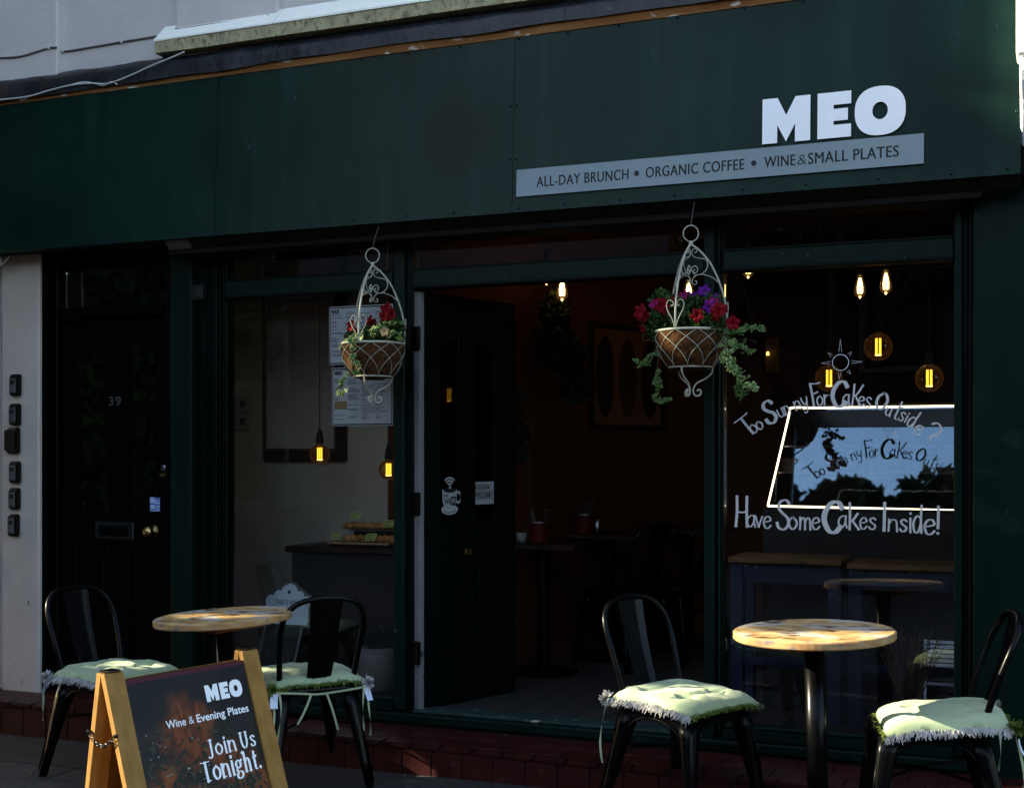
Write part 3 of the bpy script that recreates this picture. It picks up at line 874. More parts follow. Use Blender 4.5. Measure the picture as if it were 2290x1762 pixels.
for r_ in (.022, .037, .052):
    a1 = []
    for t in range(11):
        an = R(45+9*t); a1.append((r_*math.cos(an)*1.0, .055+r_*math.sin(an)))
    for i in range(10):
        p, q = a1[i], a1[i+1]
        s1 = .8
        pi_ = ((p[0])*(1-.009/r_), .055+(p[1]-.055)*(1-.009/r_)); qi = (q[0]*(1-.009/r_), .055+(q[1]-.055)*(1-.009/r_))
        w.prism([pi_, p, q, qi], sloc(cxs,czs), A_, B_, N_)
wf = obj('wifi_sticker', w, M['stick'], cd, local=True)
w2 = MB()
w2.prism([(.044*math.cos(t*math.pi/14), .042+.013*math.sin(t*math.pi/14)) for t in range(28)], sloc(cxs,czs,.0078), A_, B_, N_)
put_text(w2, 'FREE', (cxs-.040,-.0078,czs+.008), A_, B_, .030, .013, 1, .02)
put_text(w2, 'Wi', (cxs-.040,-.0078,czs-.026), A_, B_, .040, .026, 1, .02)
w2.prism([(.004,-.034),(.044,-.034),(.044,.010),(.012,.010),(.004,.002)], sloc(cxs,czs,.0078), A_, B_, N_)
w2.tube([(cxs-.045,-.0082,czs-.058),(cxs-.02,-.0082,czs-.070),(cxs+.02,-.0082,czs-.070),(cxs+.045,-.0082,czs-.058)], .0015, 4)
obj('sticker_print', w2, M['ink'], wf, local=True)
w3 = MB(); put_text(w3, 'Fi', (cxs+.012,-.0088,czs-.026), A_, B_, .026, .026, 1, .03)
w3.prism([(.007*math.cos(t*math.pi/8), .055+.008*math.sin(t*math.pi/8)) for t in range(16)], sloc(cxs,czs,.0084), A_, B_, N_)
obj('sticker_print', w3, M['stick'], wf, local=True)
dg = obj('dog_sticker', MB().box(.365, .515, -.0056, -.005, .985, 1.100), M['stick'], cd, local=True)
d2 = MB(); put_text(d2, 'DOGS', (.392,-.0062,1.062), A_, B_, .068, .022, 1, .03)
put_text(d2, 'WELCOME', (.374,-.0062,1.020), A_, B_, .118, .024, 1, .03)
for sx in (.378, .472):
    d2.prism([(sx+.008*math.cos(t*math.pi/6), 1.070+.007*math.sin(t*math.pi/6)) for t in range(12)], (0,-.0062,0), A_, B_, N_)
    for k in range(4):
        d2.prism([(sx-.009+.006*k+.0025*math.cos(t*math.pi/4), 1.081+.002*(k in (1,2))+.003*math.sin(t*math.pi/4)) for t in range(8)], (0,-.0062,0), A_, B_, N_)
bo = [(.370,1.050),(.485,1.050),(.500,1.056),(.507,1.046),(.500,1.032),(.507,1.018),(.500,1.008),(.485,1.014),(.370,1.014),(.366,1.010)]
d2.tube([(x,-.0065,z) for x, z in bo[:9]], .0014, 4)
obj('sticker_print', d2, M['ink'], dg, local=True)

# ================================================================== key safes on the white pier
M['safe'] = mat('black plastic', (.003,.003,.0035), .45, col2=(.004,.004,.005), scale=30, bump=.2, bscale=200)
M['safeface'] = mat('grey key safe face', (.075,.078,.082), .45, metal=.3, col2=(.09,.093,.097), scale=30)
labs = ['topmost grey-faced key safe on the white pier', 'second key safe down with a scratched cross on its face',
        'plain black covered key safe between the second and fourth boxes', 'grey-faced key safe just below the plain black one',
        'second lowest grey-faced key safe on the pier', 'lowest key safe of the column on the white pier']
vv = [(836,885),(902,951),(956,1014),(1031,1081),(1091,1140),(1150,1200)]
uo = [19, 18, 12, 18, 17, 15]
for k in range(6):
    y0 = -.047
    u0 = uo[k]+ (13 if k != 2 else 9); u1 = u0+21+(6 if k == 2 else 0)
    xa = X(uo[k], y0-.038); wd = .062 if k != 2 else .075
    za, zb = Z(35, vv[k][1], y0-.04), Z(35, vv[k][0], y0-.04)
    t = thing('key_safe', labs[k], 'key safe', (xa+wd/2, y0, za), group='key safes on the white pier')
    mb = MB().prism([(0,0),(0,zb-za),(-.026,zb-za),(-.038,zb-za-.02),(-.038,.012),(-.030,0)], (xa, y0, za), (0,1,0), (0,0,1), (wd,0,0))
    obj('body', mb, M['safe'], t, bev=.006, seg=2)
    if k != 2:
        h = zb-za
        f = obj('face_plate', MB().box(xa+.006, xa+wd-.010, y0-.0415, y0-.0375, za+.016, zb-.024), M['safeface'], t, bev=.002)
        obj('dial_window', MB().box(xa+.013, xa+wd-.018, y0-.0432, y0-.0416, zb-.058, zb-.034), M['ink'], f, bev=.001)
        mk = MB(); mk.box(xa+.014, xa+.040, y0-.0422, y0-.0416, za+.020, za+.024)
        if k == 1:
            mk.tube([(xa+.014,y0-.042,za+.03),(xa+.036,y0-.042,za+.062)], .0008, 4); mk.tube([(xa+.036,y0-.0425,za+.03),(xa+.014,y0-.0425,za+.062)], .0008, 4)
        obj('face_mark', mk, M['ink'], f)
    else:
        obj('cover', MB().box(xa-.005, xa+wd+.002, y0-.045, y0-.0385, za+.015, zb-.012), M['safe'], t, bev=.008, seg=2)

# alarm / junction box by the door
jb = thing('junction_box', 'small grey junction box high on the dark post', 'junction box', at(448,655,.015))
obj('body', dbox(434,463,638,673,-.025,.0145,.015), mat('aged grey plastic', (.010,.012,.011), .5), jb, bev=.004)
obj('cover', dbox(450,464,645,666,-.030,-.0255,.015), mat('aged grey cover', (.02,.02,.018), .5), jb, bev=.002)
obj('conduit', MB().tube([at(455,674,.0), at(455,1000,.0), at(456,1500,.0)], .004, 6), M['framedark'], jb)

# cables on the wall
def cable(pix, y, r, m, label, name='cable'):
    pts = cr([at(u, v, y) for u, v in pix], 6)
    return solo(name, MB().tube(pts, r, 6), m, label, 'cable', smooth=True)
cb = cable([(-40,128),(0,130),(45,127),(80,117),(110,108),(127,107)], WY-.046, .005, M['cable'], 'thin cable clipped along the leftmost pilaster of the upper wall')
cable([(128,108),(140,116),(200,107),(270,95),(350,82)], WY-.007, .005, M['cable'], 'thin cable on the wall running to the left end of the ledge')
cable([(393,65),(400,66),(440,60),(490,53),(560,44),(619,36)], WY-.046, .0055, M['cable'], 'grey cable clipped just above the ledge on the pilaster')
cable([(622,36),(680,28),(740,20),(800,12),(900,0)], WY-.02, .0055, M['cable'], 'grey cable above the ledge right of the pilaster')
cable([(-30,228),(0,224),(60,217),(110,203),(160,191),(205,187),(240,188),(290,170),(340,147),(375,133),(412,117)], -.215, .0045, M['cablew'], 'white wire drooping across the lead flashing')
cable([(150,193),(190,184),(230,192),(250,184),(262,190)], -.212, .0035, M['cablew'], 'short frayed white wire end on the flashing')
cable([(-6,562),(2,585),(-4,600)], -.12, .006, M['cablew'], 'white cable loop below the left end of the fascia')
cable([(22,572),(12,585),(0,594),(-10,598)], -.13, .004, M['cablew'], 'thin white wire tail under the left end of the fascia')
for (u, v, y, lab) in ((109,108,WY-.048,'white cable clip on the leftmost pilaster'),(140,115,WY-.009,'white cable clip in the corner right of the leftmost pilaster'),(272,95,WY-.009,'white cable clip on the wall left of the ledge'),(494,53,WY-.048,'left cable clip above the ledge on the second pilaster'),(600,37,WY-.048,'cable clip at the right edge of the second pilaster'),(680,28,WY-.024,'rightmost cable clip above the ledge')):
    p = at(u, v, y); 
    solo('cable_clip', MB().box(p.x-.007, p.x+.007, y-.006, y+.004, p.z-.008, p.z+.008), M['cablew'],
         lab, 'cable clip', 'cable clips on the upper wall', bev=.002)
hk = cable([(2152,412),(2150,424),(2160,428),(2168,436)], -.10, .004, M['cable'], 'small bent hook bracket under the right end of the fascia', 'hook')

# neighbouring corbel at the right edge
cb = thing('corbel', 'white sunlit stone corbel at the right edge of the fascia', 'corbel', (X(2300,-.3), -.2, 2.6))
M['stone'] = over(mat('white stone paint', (.78,.78,.76), .7, col2=(.70,.70,.68), scale=6, bump=.5, bscale=40), (.45,.45,.46), 8, .6, .75)
xq = X(2272, -.34)
obj('block', MB().prism([(-.10,2.95),(-.34,2.95),(-.34,3.22),(-.30,3.32),(-.10,3.45)], (xq,0,0), (0,1,0), (0,0,1), (.3,0,0)), M['stone'], cb, bev=.01)
obj('bracket', MB().prism([(-.10,2.62),(-.16,2.62),(-.22,2.70),(-.27,2.80),(-.32,2.86),(-.34,2.90),(-.33,2.945),(-.10,2.945)], (xq+.012,0,0), (0,1,0), (0,0,1), (.25,0,0)), M['stone'], cb, bev=.008)
obj('blue_panel', MB().box(xq+.005, xq+.4, -.33, -.2, 3.46, 3.9), mat('slate blue paint', (.10,.12,.28), .5), cb)

# ================================================================== bistro chairs
SEATZ = .445
def make_chair(name, label, loc, yaw, tilt, group):
    t = thing(name, label, 'chair', loc, (tilt[0], tilt[1], yaw), group)
    m = M['chair']
    def sq(h, n=6, r=.05, z=0):
        out = []
        for cx_, cy_, a0 in ((1,1,0),(-1,1,90),(-1,-1,180),(1,-1,270)):
            for k in range(n+1):
                a = R(a0+90*k/n)
                out.append((cx_*(h-r)+r*math.cos(a), cy_*(h-r)+r*math.sin(a)))
        return out
    # seat: dished pan with rolled lip
    mb = MB(); ringn = None
    for (h, z, r) in ((.185,SEATZ-.032,.05),(.190,SEATZ-.030,.05),(.189,SEATZ-.006,.05),(.184,SEATZ,.05),(.175,SEATZ,.05),(.165,SEATZ-.006,.045),(.08,SEATZ-.010,.03)):
        P = sq(h, 6, r); o = len(mb.v)
        mb.v += [(x,y,z) for x,y in P]
        k = len(P)
        if ringn is not None:
            for i in range(k):
                mb.f.append((ringn+i, ringn+(i+1)%k, o+(i+1)%k, o+i))
        ringn = o
    mb.f.append(tuple(ringn+i for i in range(k)))
    obj('seat', mb, m, t, local=True, smooth=True)
    # aprons with arches
    for (ax, s_) in (('x',1),('x',-1),('y',1),('y',-1)):
        poly = [(-.165,SEATZ-.033),(-.172,.33)]
        poly += [(-.145+.0*k, .33) for k in range(1)]
        for k in range(13):
            an = math.pi*(1-k/12)
            poly.append((.135*math.cos(an), .33+.075*math.sin(an)))
        poly += [(.145,.33),(.172,.33),(.165,SEATZ-.033)]
        ap = MB()
        if ax == 'x': ap.prism(poly, (s_*.180-.001,0,0), (0,1,0), (0,0,1), (.0025,0,0))
        else: ap.prism(poly, (0,s_*.180-.001,0), (1,0,0), (0,0,1), (0,.0025,0))
        arch = []
        for k in range(17):
            an = math.pi*(1-k/16)
            q = (.137*math.cos(an), .33+.077*math.sin(an))
            arch.append((s_*.182, q[0], q[1]) if ax == 'x' else (q[0], s_*.182, q[1]))
        apo = obj('apron', ap, m, t, local=True)
        rm_ = MB().tube(arch, .005, 6)
        obj('rim', rm_, m, apo, local=True, smooth=True)
    for sx in (1,-1):
        for sy_ in (1,-1):
            mb = MB(); secs = []
            for (z, half, off) in ((SEATZ-.03,.036,.150),(.36,.036,.160),(.25,.027,.178),(.12,.020,.196),(.0,.016,.214)):
                P = []
                for k in range(12):
                    a = 2*math.pi*k/12
                    e = .55
                    c_, s2 = math.cos(a), math.sin(a)
                    P.append((sx*(off+(.035 if sx < 0 else 0)*(SEATZ-z)/SEATZ)+half*math.copysign(abs(c_)**e,c_), sy_*off+half*math.copysign(abs(s2)**e,s2), z))
                secs.append(P)
            for P in secs: mb.v += P
            for i in range(len(secs)-1):
                for k in range(12):
                    l = (k+1) % 12
                    mb.f.append((i*12+k, i*12+l, i*12+12+l, i*12+12+k))
            mb.f.append(tuple(range(11,-1,-1))); mb.f.append(tuple(48+k for k in range(12)))
            lg = obj('leg', mb, m, t, local=True, smooth=True)
            rb = MB().tube([(sx*(.150+.037), sy_*(.150+.018), SEATZ-.05),(sx*(.178+.028+(.014 if sx<0 else 0)), sy_*(.178+.016), .25),(sx*(.214+.016+(.033 if sx<0 else 0)), sy_*(.214+.012), .03)], .004, 5)
            obj('rib', rb, m, lg, local=True, smooth=True)
    hp = [(-.165,-.165,SEATZ-.01),(-.180,-.170,SEATZ+.07),(-.215,-.180,.63),(-.250,-.183,.72),(-.278,-.160,.785),(-.295,-.105,.825),(-.302,0,.838)]
    hp = hp + [(x,-y,z) for x,y,z in hp[-2::-1]]
    obj('back_hoop', MB().tube(cr(hp, 6), .0125, 10), m, t, local=True, smooth=True)
    # splat: curved pressed sheet with two beads
    mb = MB(); nz = 14; ny = 12
    for i in range(nz+1):
        f = i/nz; z = SEATZ-.005+(.838-SEATZ)*f
        xx_ = -.178-.122*f - .012*math.sin(math.pi*f)
        hw = .052+.020*f
        for j in range(ny+1):
            s_ = -1+2*j/ny
            bead = .004*max(0, 1-abs(abs(s_)-.45)/.12)
            mb.v.append((xx_+.012*(1-s_*s_)*-.6-bead, s_*hw, z))
    for i in range(nz):
        for j in range(ny):
            o = i*(ny+1)+j; mb.f.append((o,o+1,o+ny+2,o+ny+1))
    nv = len(mb.v); mb.v += [(x+.003,y,z) for x,y,z in mb.v]
    mb.f += [tuple(q+nv for q in reversed(f)) for f in list(mb.f)]
    obj('splat', mb, m, t, local=True, smooth=True)
    obj('cross_brace', MB().tube([(-.15,-.15,.27),(0,0,.285),(.15,.15,.27)], .006, 6).tube([(-.15,.15,.26),(0,0,.272),(.15,-.15,.26)], .006, 6), m, t, local=True)
    return t

M['fabric'] = mat('sage cotton', (.31,.38,.22), .85, col2=(.35,.42,.25), scale=6, bump=.5, bscale=26, dist=.006, sheen=.2)
M['fringe'] = mat('white fringe', (.52,.50,.47), .9, col2=(.42,.40,.38), scale=40)
M['moss'] = mat('green fringe', (.085,.13,.018), .9, col2=(.15,.19,.04), scale=40)
M['ribbon'] = mat('sage ribbon', (.33,.38,.22), .8, col2=(.38,.42,.26), scale=20)
M['tagm'] = mat('care tag', (.70,.74,.86), .7, col2=(.45,.50,.68), scale=70, stretch=(1,1,3), lo=.56, hi=.62)
def make_cushion(name, label, loc, yaw, tilt, group, ties, seed, lift=0.0, size=.212, rise=.0):
    rn = random.Random(seed)
    t = thing(name, label, 'cushion', loc, (tilt[0], tilt[1], yaw), group)
    h = size; n = 36; zb = SEATZ+.004
    tuft = [(sx*h*.42, sy_*h*.42) for sx in (-1,1) for sy_ in (-1,1)]
    sd = seed*3.1
    def shape(x, y):
        e = (1-abs(x/h)**5)*(1-abs(y/h)**5)
        top = .044*max(0,e)**.40
        for (a, b) in tuft:
            d = math.hypot(x-a, y-b)
            top -= .034*math.exp(-(d/.026)**2)
            an = math.atan2(y-b, x-a)
            top -= .005*math.exp(-(d/.06)**2)*(1+math.cos(an*4+sd))
        # creases running between tufts
        for q in (-h*.42, h*.42):
            top -= .014*math.exp(-((x-q)/.014)**2)*max(0,1-abs(y)/(h*.9))*.7
            top -= .014*math.exp(-((y-q)/.014)**2)*max(0,1-abs(x)/(h*.9))*.7
        top += noise.noise((x*9+sd, y*9, seed))*.009*max(0,e)
        top -= .0045*max(0,e)*(1-min(1, abs(noise.noise((x*13+sd, y*21+x*9, seed+4.0)))*5))
        return top
    def edge_wob(x, y):
        return noise.noise((x*7+sd, y*7+sd, 5.0))*.012
    def corner_sag(x, y):
        r = max(abs(x), abs(y))/h
        q = (abs(x)/h)*(abs(y)/h)
        return -.016*max(0, q-.55)/.45 + edge_wob(x,y)*r**3
    mb = MB()
    for side in (0,1):
        for i in range(n+1):
            for j in range(n+1):
                x = -h+2*h*i/n; y = -h+2*h*j/n
                bx = x*(1+.05*math.cos(y/h*1.4)-.035); by = y*(1+.05*math.cos(x/h*1.4)-.035)
                z = zb+corner_sag(x,y)+.012
                z += shape(x,y) if side == 0 else -.012*max(0,(1-abs(x/h)**4)*(1-abs(y/h)**4))**.5
                mb.v.append((bx, by, z+rise*(x)))
    for side in (0,1):
        for i in range(n):
            for j in range(n):
                o = side*(n+1)**2+i*(n+1)+j
                q = (o, o+n+1, o+n+2, o+1)
                mb.f.append(q if side == 0 else tuple(reversed(q)))
    obj('pad', mb, M['fabric'], t, local=True, smooth=True, weld=True)
    def edge_pt(k, s_):
        # k: 0 +x (front) 1 -x (back) 2 +y 3 -y ; s_ in -1..1
        x, y = ((h, s_*h),(-h, s_*h),(s_*h, h),(s_*h, -h))[k]
        bx = x*(1+.05*math.cos(y/h*1.4)-.035); by = y*(1+.05*math.cos(x/h*1.4)-.035)
        return Vector((bx, by, zb+corner_sag(x,y)+.012+rise*x)), Vector(((1,0,0),(-1,0,0),(0,1,0),(0,-1,0))[k])
    for k in range(4):
        fm = MB(); green = k in (0,1)
        cnt = 520 if green else 560
        for q in range(cnt):
            s_ = rn.uniform(-1.02,1.02)
            p, od = edge_pt(k, max(-1,min(1,s_)))
            p = p+Vector((0,0,rn.uniform(-.007,.007)))+od*rn.uniform(-.008,.002)
            side = Vector((-od.y, od.x, 0))
            cl = .5+noise.noise((s_*6+seed, k*3.0, 1.0))
            ln = (rn.uniform(.008,.018) if green else rn.uniform(.012,.034))*(.75+.7*max(0,cl))
            p = p + od*noise.noise((s_*4+seed*2, k*7.0, 3.0))*.008
            dr = (od*rn.uniform(.6,1.1)+Vector((0,0,-rn.uniform(.0,.7)))+side*rn.uniform(-.45,.45)).normalized()
            if green: dr = (od*rn.uniform(.3,1)+Vector((0,0,rn.uniform(-.7,.5)))+side*rn.uniform(-.8,.8)).normalized()
            mid = p+dr*ln*.5
            en = mid+(dr+Vector((rn.uniform(-.4,.4),rn.uniform(-.4,.4),-.55))).normalized()*ln*.5
            wv = (side*rn.uniform(.4,1)+Vector((0,0,rn.uniform(-.8,.8)))).normalized()*rn.uniform(.0008,.0022)
            o = len(fm.v)
            fm.v += [tuple(p-wv), tuple(p+wv), tuple(mid+wv), tuple(mid-wv), tuple(en+wv*.6), tuple(en-wv*.6)]
            fm.f += [(o,o+1,o+2,o+3),(o+3,o+2,o+4,o+5)]
        fo = obj('green_fringe' if green else 'white_fringe', fm, M['moss'] if green else M['fringe'], t, local=True)
        fo['kind'] = 'stuff'
    # bushy knots and ribbons at the back corners
    for sy_ in (-1,1):
        km = MB(); c = Vector((-h*1.03, sy_*h*1.0, zb+.004-rise*h))
        for q in range(150):
            d = Vector((rn.gauss(-.3,1), rn.gauss(.25*sy_,1), rn.gauss(0,.8))).normalized()
            e = c+d*rn.uniform(.018,.036); wv = d.orthogonal().normalized()*.002
            o = len(km.v); km.v += [tuple(c+d*.004-wv), tuple(c+d*.004+wv), tuple(e+wv), tuple(e-wv)]; km.f.append((o,o+1,o+2,o+3))
        ko = obj('corner_tuft', km, M['fringe'] if sy_ < 0 else M['moss'], t, local=True); ko['kind'] = 'stuff'
        for q in range(ties[0 if sy_ < 0 else 1]):
            x0_, y0_ = -h*1.05+rn.uniform(-.01,.01), sy_*h*(1.02-.12*q)
            L_ = rn.uniform(.19,.25); pts = []
            for k in range(9):
                f = k/8
                pts.append(Vector((x0_-.018*math.sin(f*3+q)-.01*f, y0_+sy_*.006*math.sin(f*5+seed), zb-L_*f-.004)))
            rb = MB()
            for k, p in enumerate(pts):
                tw = Vector((math.cos(k*.5+seed+q), math.sin(k*.5+seed+q), 0))*.0045
                rb.v += [tuple(p-tw), tuple(p+tw)]
            rb.f = [(2*k,2*k+1,2*k+3,2*k+2) for k in range(8)]
            obj('tie', rb, M['ribbon'], t, local=True, smooth=True)
        tg = MB(); x0_ = -h*1.06; y0_ = sy_*h*.97; tw = Vector((.3,sy_*.9,0)).normalized()*.016
        for k in range(4):
            f = k/3; p = Vector((x0_-.020*f*f-.004, y0_+.01*f*sy_, zb-.012-.058*f)); tg.v += [tuple(p-tw), tuple(p+tw)]
        tg.f = [(2*k,2*k+1,2*k+3,2*k+2) for k in range(3)]
        if ties[2][0 if sy_ < 0 else 1]: obj('care_tag', tg, M['tagm'], t, local=True, smooth=True)
    return t
def dom(x, y): return (R(1.1), -R(0.8))
spots = [
 ('A', (-3.995,-.83), R(-11), 'black steel bistro chair at far left, beside the house door', 'sage tufted cushion with white fringe on the leftmost chair', (1,1,(1,0))),
 ('B', (-3.10,-.67), R(140), 'black steel bistro chair seen from behind, right of the left table', 'sage cushion tied to the chair behind the sandwich board, ribbons hanging', (2,2,(1,1))),
 ('C', (-1.37,-.67), R(-26), 'black steel bistro chair left of the right-hand table, facing it', 'sage cushion half in sun on the chair before the open doorway', (1,1,(0,0))),
 ('D', (-.455,-.72), R(193), 'black steel bistro chair at the far right facing the table', 'sage cushion on the rightmost chair, its left end brightly sunlit', (1,1,(0,1))),
]
CH = {}
for k, (key, (x, y), yw, lab, lab2, ties) in enumerate(spots):
    z = gz(x, y)
    tl = (R(1.1)*math.cos(yw)-R(.8)*math.sin(yw)*0, -R(.8)*math.cos(yw))
    CH[key] = make_chair('bistro_chair', lab, (x,y,z), yw, (0,0), 'black bistro chairs on the pavement')
    make_cushion('seat_cushion', lab2, (x+(.045 if key == 'D' else 0),y-(.03 if key == 'D' else 0),z+.001), yw, (0,0), 'tufted seat cushions', ties, k+2, rise={'A':.0,'B':.0,'C':-.03,'D':-.10}[key])
    CH[key+'m'] = CH[key].matrix_basis.copy()
# ribbon knotted across the back of chair B
rb = MB(); m_ = CH['Bm']
pp = cr([m_ @ Vector(q) for q in ((-.222,-.20,.435),(-.235,-.08,.428),(-.238,.02,.424),(-.232,.10,.432),(-.222,.20,.440))], 6)
for p in pp: rb.v += [tuple(p-Vector((0,0,.0045))), tuple(p+Vector((0,0,.0045)))]
rb.f = [(2*k,2*k+1,2*k+3,2*k+2) for k in range(len(pp)-1)]
cus = [o for o in bpy.data.objects if o.name.startswith('seat_cushion')]
cB = [o for o in cus if 'behind the sandwich' in o['label']][0]
obj('tie', rb, M['ribbon'], cB, smooth=True)
for (dy, L_) in ((-.02,.16),(.05,.12)):
    rb = MB()
    for k in range(8):
        f = k/7; p = m_ @ Vector((-.240-.012*math.sin(f*3), dy+(.06 if dy > 0 else -.05)*f, .424-L_*f)); tw = m_.to_3x3() @ Vector((.002,.0045,0))
        rb.v += [tuple(p-tw), tuple(p+tw)]
    rb.f = [(2*k,2*k+1,2*k+3,2*k+2) for k in range(7)]
    obj('tie', rb, M['ribbon'], cB, smooth=True)

# ================================================================== round tables
def wood_top(name, base, hi, grey, sc):
    m = mat(name, base, .45, col2=hi, scale=sc, bump=.3, bscale=90, stretch=(.9,1.5,1), detail=12, lo=.36, hi=.64)
    over(m, grey, 7, .52, .57, (.9,1.3,1), detail=14); over(m, (.07,.030,.013), 11, .57, .62, (.8,1.5,1), detail=14); over(m, (.56,.40,.22), 16, .64, .70, (.8,1.5,1), detail=14)
    return m
M['top1'] = wood_top('marbled brown table laminate', (.32,.17,.065), (.56,.40,.18), (.40,.36,.31), 16)
M['edge'] = over(mat('table edge', (.34,.18,.07), .45, col2=(.48,.30,.14), scale=14, stretch=(1,1,3)), (.18,.15,.14), 18, .55, .65)
M['subply'] = mat('orange ply', (.26,.075,.022), .5, col2=(.32,.11,.035), scale=10, stretch=(1,6,1))
for key, (x, y, zt, r, tx_, ty, rz, lab) in {'R':(-.805,-.93,.812,.284,1.6,-1.2,.4,'round brown wood-effect table at right, its front half in sun'),
                                       'L':(-3.19,-1.08,.772,.284,1.6,-2.6,1.2,'round brown marbled table at left beside the sandwich board')}.items():
    g = gz(x,y); H = zt-g
    t = thing('round_table', lab, 'table', (x,y,g), (R(tx_), R(ty), 0), 'round bistro tables')
    tp = MB().lathe([(0,H-.028),(r-.004,H-.028),(r,H-.024),(r,H-.004),(r-.004,H),(0,H)], seg=72, cap=False)
    tt = obj('table_top', MB().lathe([(r-.0045,H-.0006),(r-.006,H),(0,H)], seg=72, cap=False), M['top1'], t, local=True)
    obj('edge_band', MB().lathe([(0,H-.028),(r-.004,H-.028),(r,H-.024),(r,H-.004),(r-.004,H-.0005)], seg=72, cap=False), M['edge'], t, local=True, smooth=False)
    sp = MB(); a = .15
    mm = Matrix.Rotation(rz, 4, 'Z')
    sp.add([(-a*.75,-a*.75,H-.058),(a*.75,-a*.75,H-.058),(a*.75,a*.75,H-.058),(-a*.75,a*.75,H-.058),(-a,-a,H-.0285),(a,-a,H-.0285),(a,a,H-.0285),(-a,a,H-.0285)],
           [(0,3,2,1),(4,5,6,7),(0,1,5,4),(1,2,6,5),(2,3,7,6),(3,0,4,7)]); sp.xf(mm)
    obj('under_block', sp, M['subply'], t, local=True, bev=.002)
    obj('post', MB().lathe([(.036,.03),(.036,H-.06)], seg=24), M['chair'], t, local=True, smooth=True)
    obj('base', MB().lathe([(0,.0),(.215,.0),(.215,.010),(.06,.026),(.038,.05),(0,.05)], seg=36), M['chair'], t, local=True)

# ================================================================== sandwich board
ay = math.atan2(.98,.20)
AB = thing('sandwich_board', 'wooden A-frame sandwich board with dark food poster reading MEO', 'sandwich board', (-2.52,-2.70, gz(-2.4,-2.4)), (0,0,ay))
AL, AH = .60, .845
M['pine'] = over(mat('varnished pine', (.23,.115,.026), .5, col2=(.31,.165,.045), scale=5, stretch=(8,8,.8), bump=.25, bscale=40), (.06,.024,.008), 10, .68, .74, (1,1,.5))
M['pinedk'] = mat('varnished pine inner', (.10,.045,.010), .55, col2=(.14,.065,.016), scale=5, stretch=(8,8,.8))
up = {}
for s_ in (-1, 1):
    b0_ = Vector((0, .15 if s_ > 0 else -.285, 0)); tpv = Vector((0, s_*.018, AH))
    d = tpv-b0_; th = Vector((0, d.z, -d.y)).normalized()*.021*(s_)
    up[s_] = (b0_, d)
    for x0_ in (0, AL-.067):
        obj('frame_plank', MB().obox(b0_+Vector((x0_,0,0)), (.067,0,0), th*-1, d), M['pine'], AB, local=True, bev=.002)
    for zz in (.10, .92):
        o_ = b0_+d*zz
        if zz < .5: obj('cross_rail', MB().obox(o_+Vector((.0675,0,0))-th*.9, (AL-.135,0,0), th*.7, d.normalized()*.06), M['pine'], AB, local=True)
# poster panels
for s_ in (-1, 1):
    b0_, d = up[s_]; dn = d.normalized(); th = Vector((0, d.z, -d.y)).normalized()*s_
    o_ = b0_+Vector((.0672,0,0))+dn*.10-th*.009
    hgt = d.length-.10-.028
    pm = M['pinedk'] if s_ > 0 else None
    pan = obj('poster_panel' if s_ < 0 else 'back_panel', MB().obox(o_, (AL-.1344,0,0), th*-.004, dn*hgt), pm or M['pinedk'], AB, local=True)
    if s_ < 0: POSTER = (o_, dn, th, hgt, pan)
for x0_ in (.012, AL-.055):
    obj('hinge', MB().box(x0_, x0_+.045, -.022, .022, AH+.0005, AH+.006), M['chain'], AB, local=True, bev=.002)
# chain between the near legs
cm = MB()
p0 = up[1][0]+up[1][1]*.80; p1 = up[-1][0]+up[-1][1]*.80
nl = 13; prev = None
for k in range(nl):
    f = (k+.5)/nl
    p = p0.lerp(p1, f)+Vector((-.008,0,-.045*4*f*(1-f)*.75)); 
    f2 = f+.01
    p2 = p0.lerp(p1, f2)+Vector((-.008,0,-.045*4*f2*(1-f2)*.75)); tg_ = (p2-p).normalized()
    up_ = Vector((1,0,0)) if k % 2 else tg_.cross(Vector((1,0,0)))
    lk_ = [p+tg_*.0085*math.cos(a*math.pi/6)+up_*.0048*math.sin(a*math.pi/6) for a in range(12)]
    obj('chain_link', MB().tube(lk_, .0013, 5, closed=True), M['chain'], AB, local=True, smooth=True)
for p in (p0, p1):
    obj('screw_eye', MB().lathe([(0,0),(.006,0),(.006,.008),(.003,.012),(0,.012)], seg=10).xf(Matrix.Translation(p+Vector((-.0005,0,0))) @ Matrix.Rotation(R(-90),4,'Y')), M['chain'], AB, local=True)
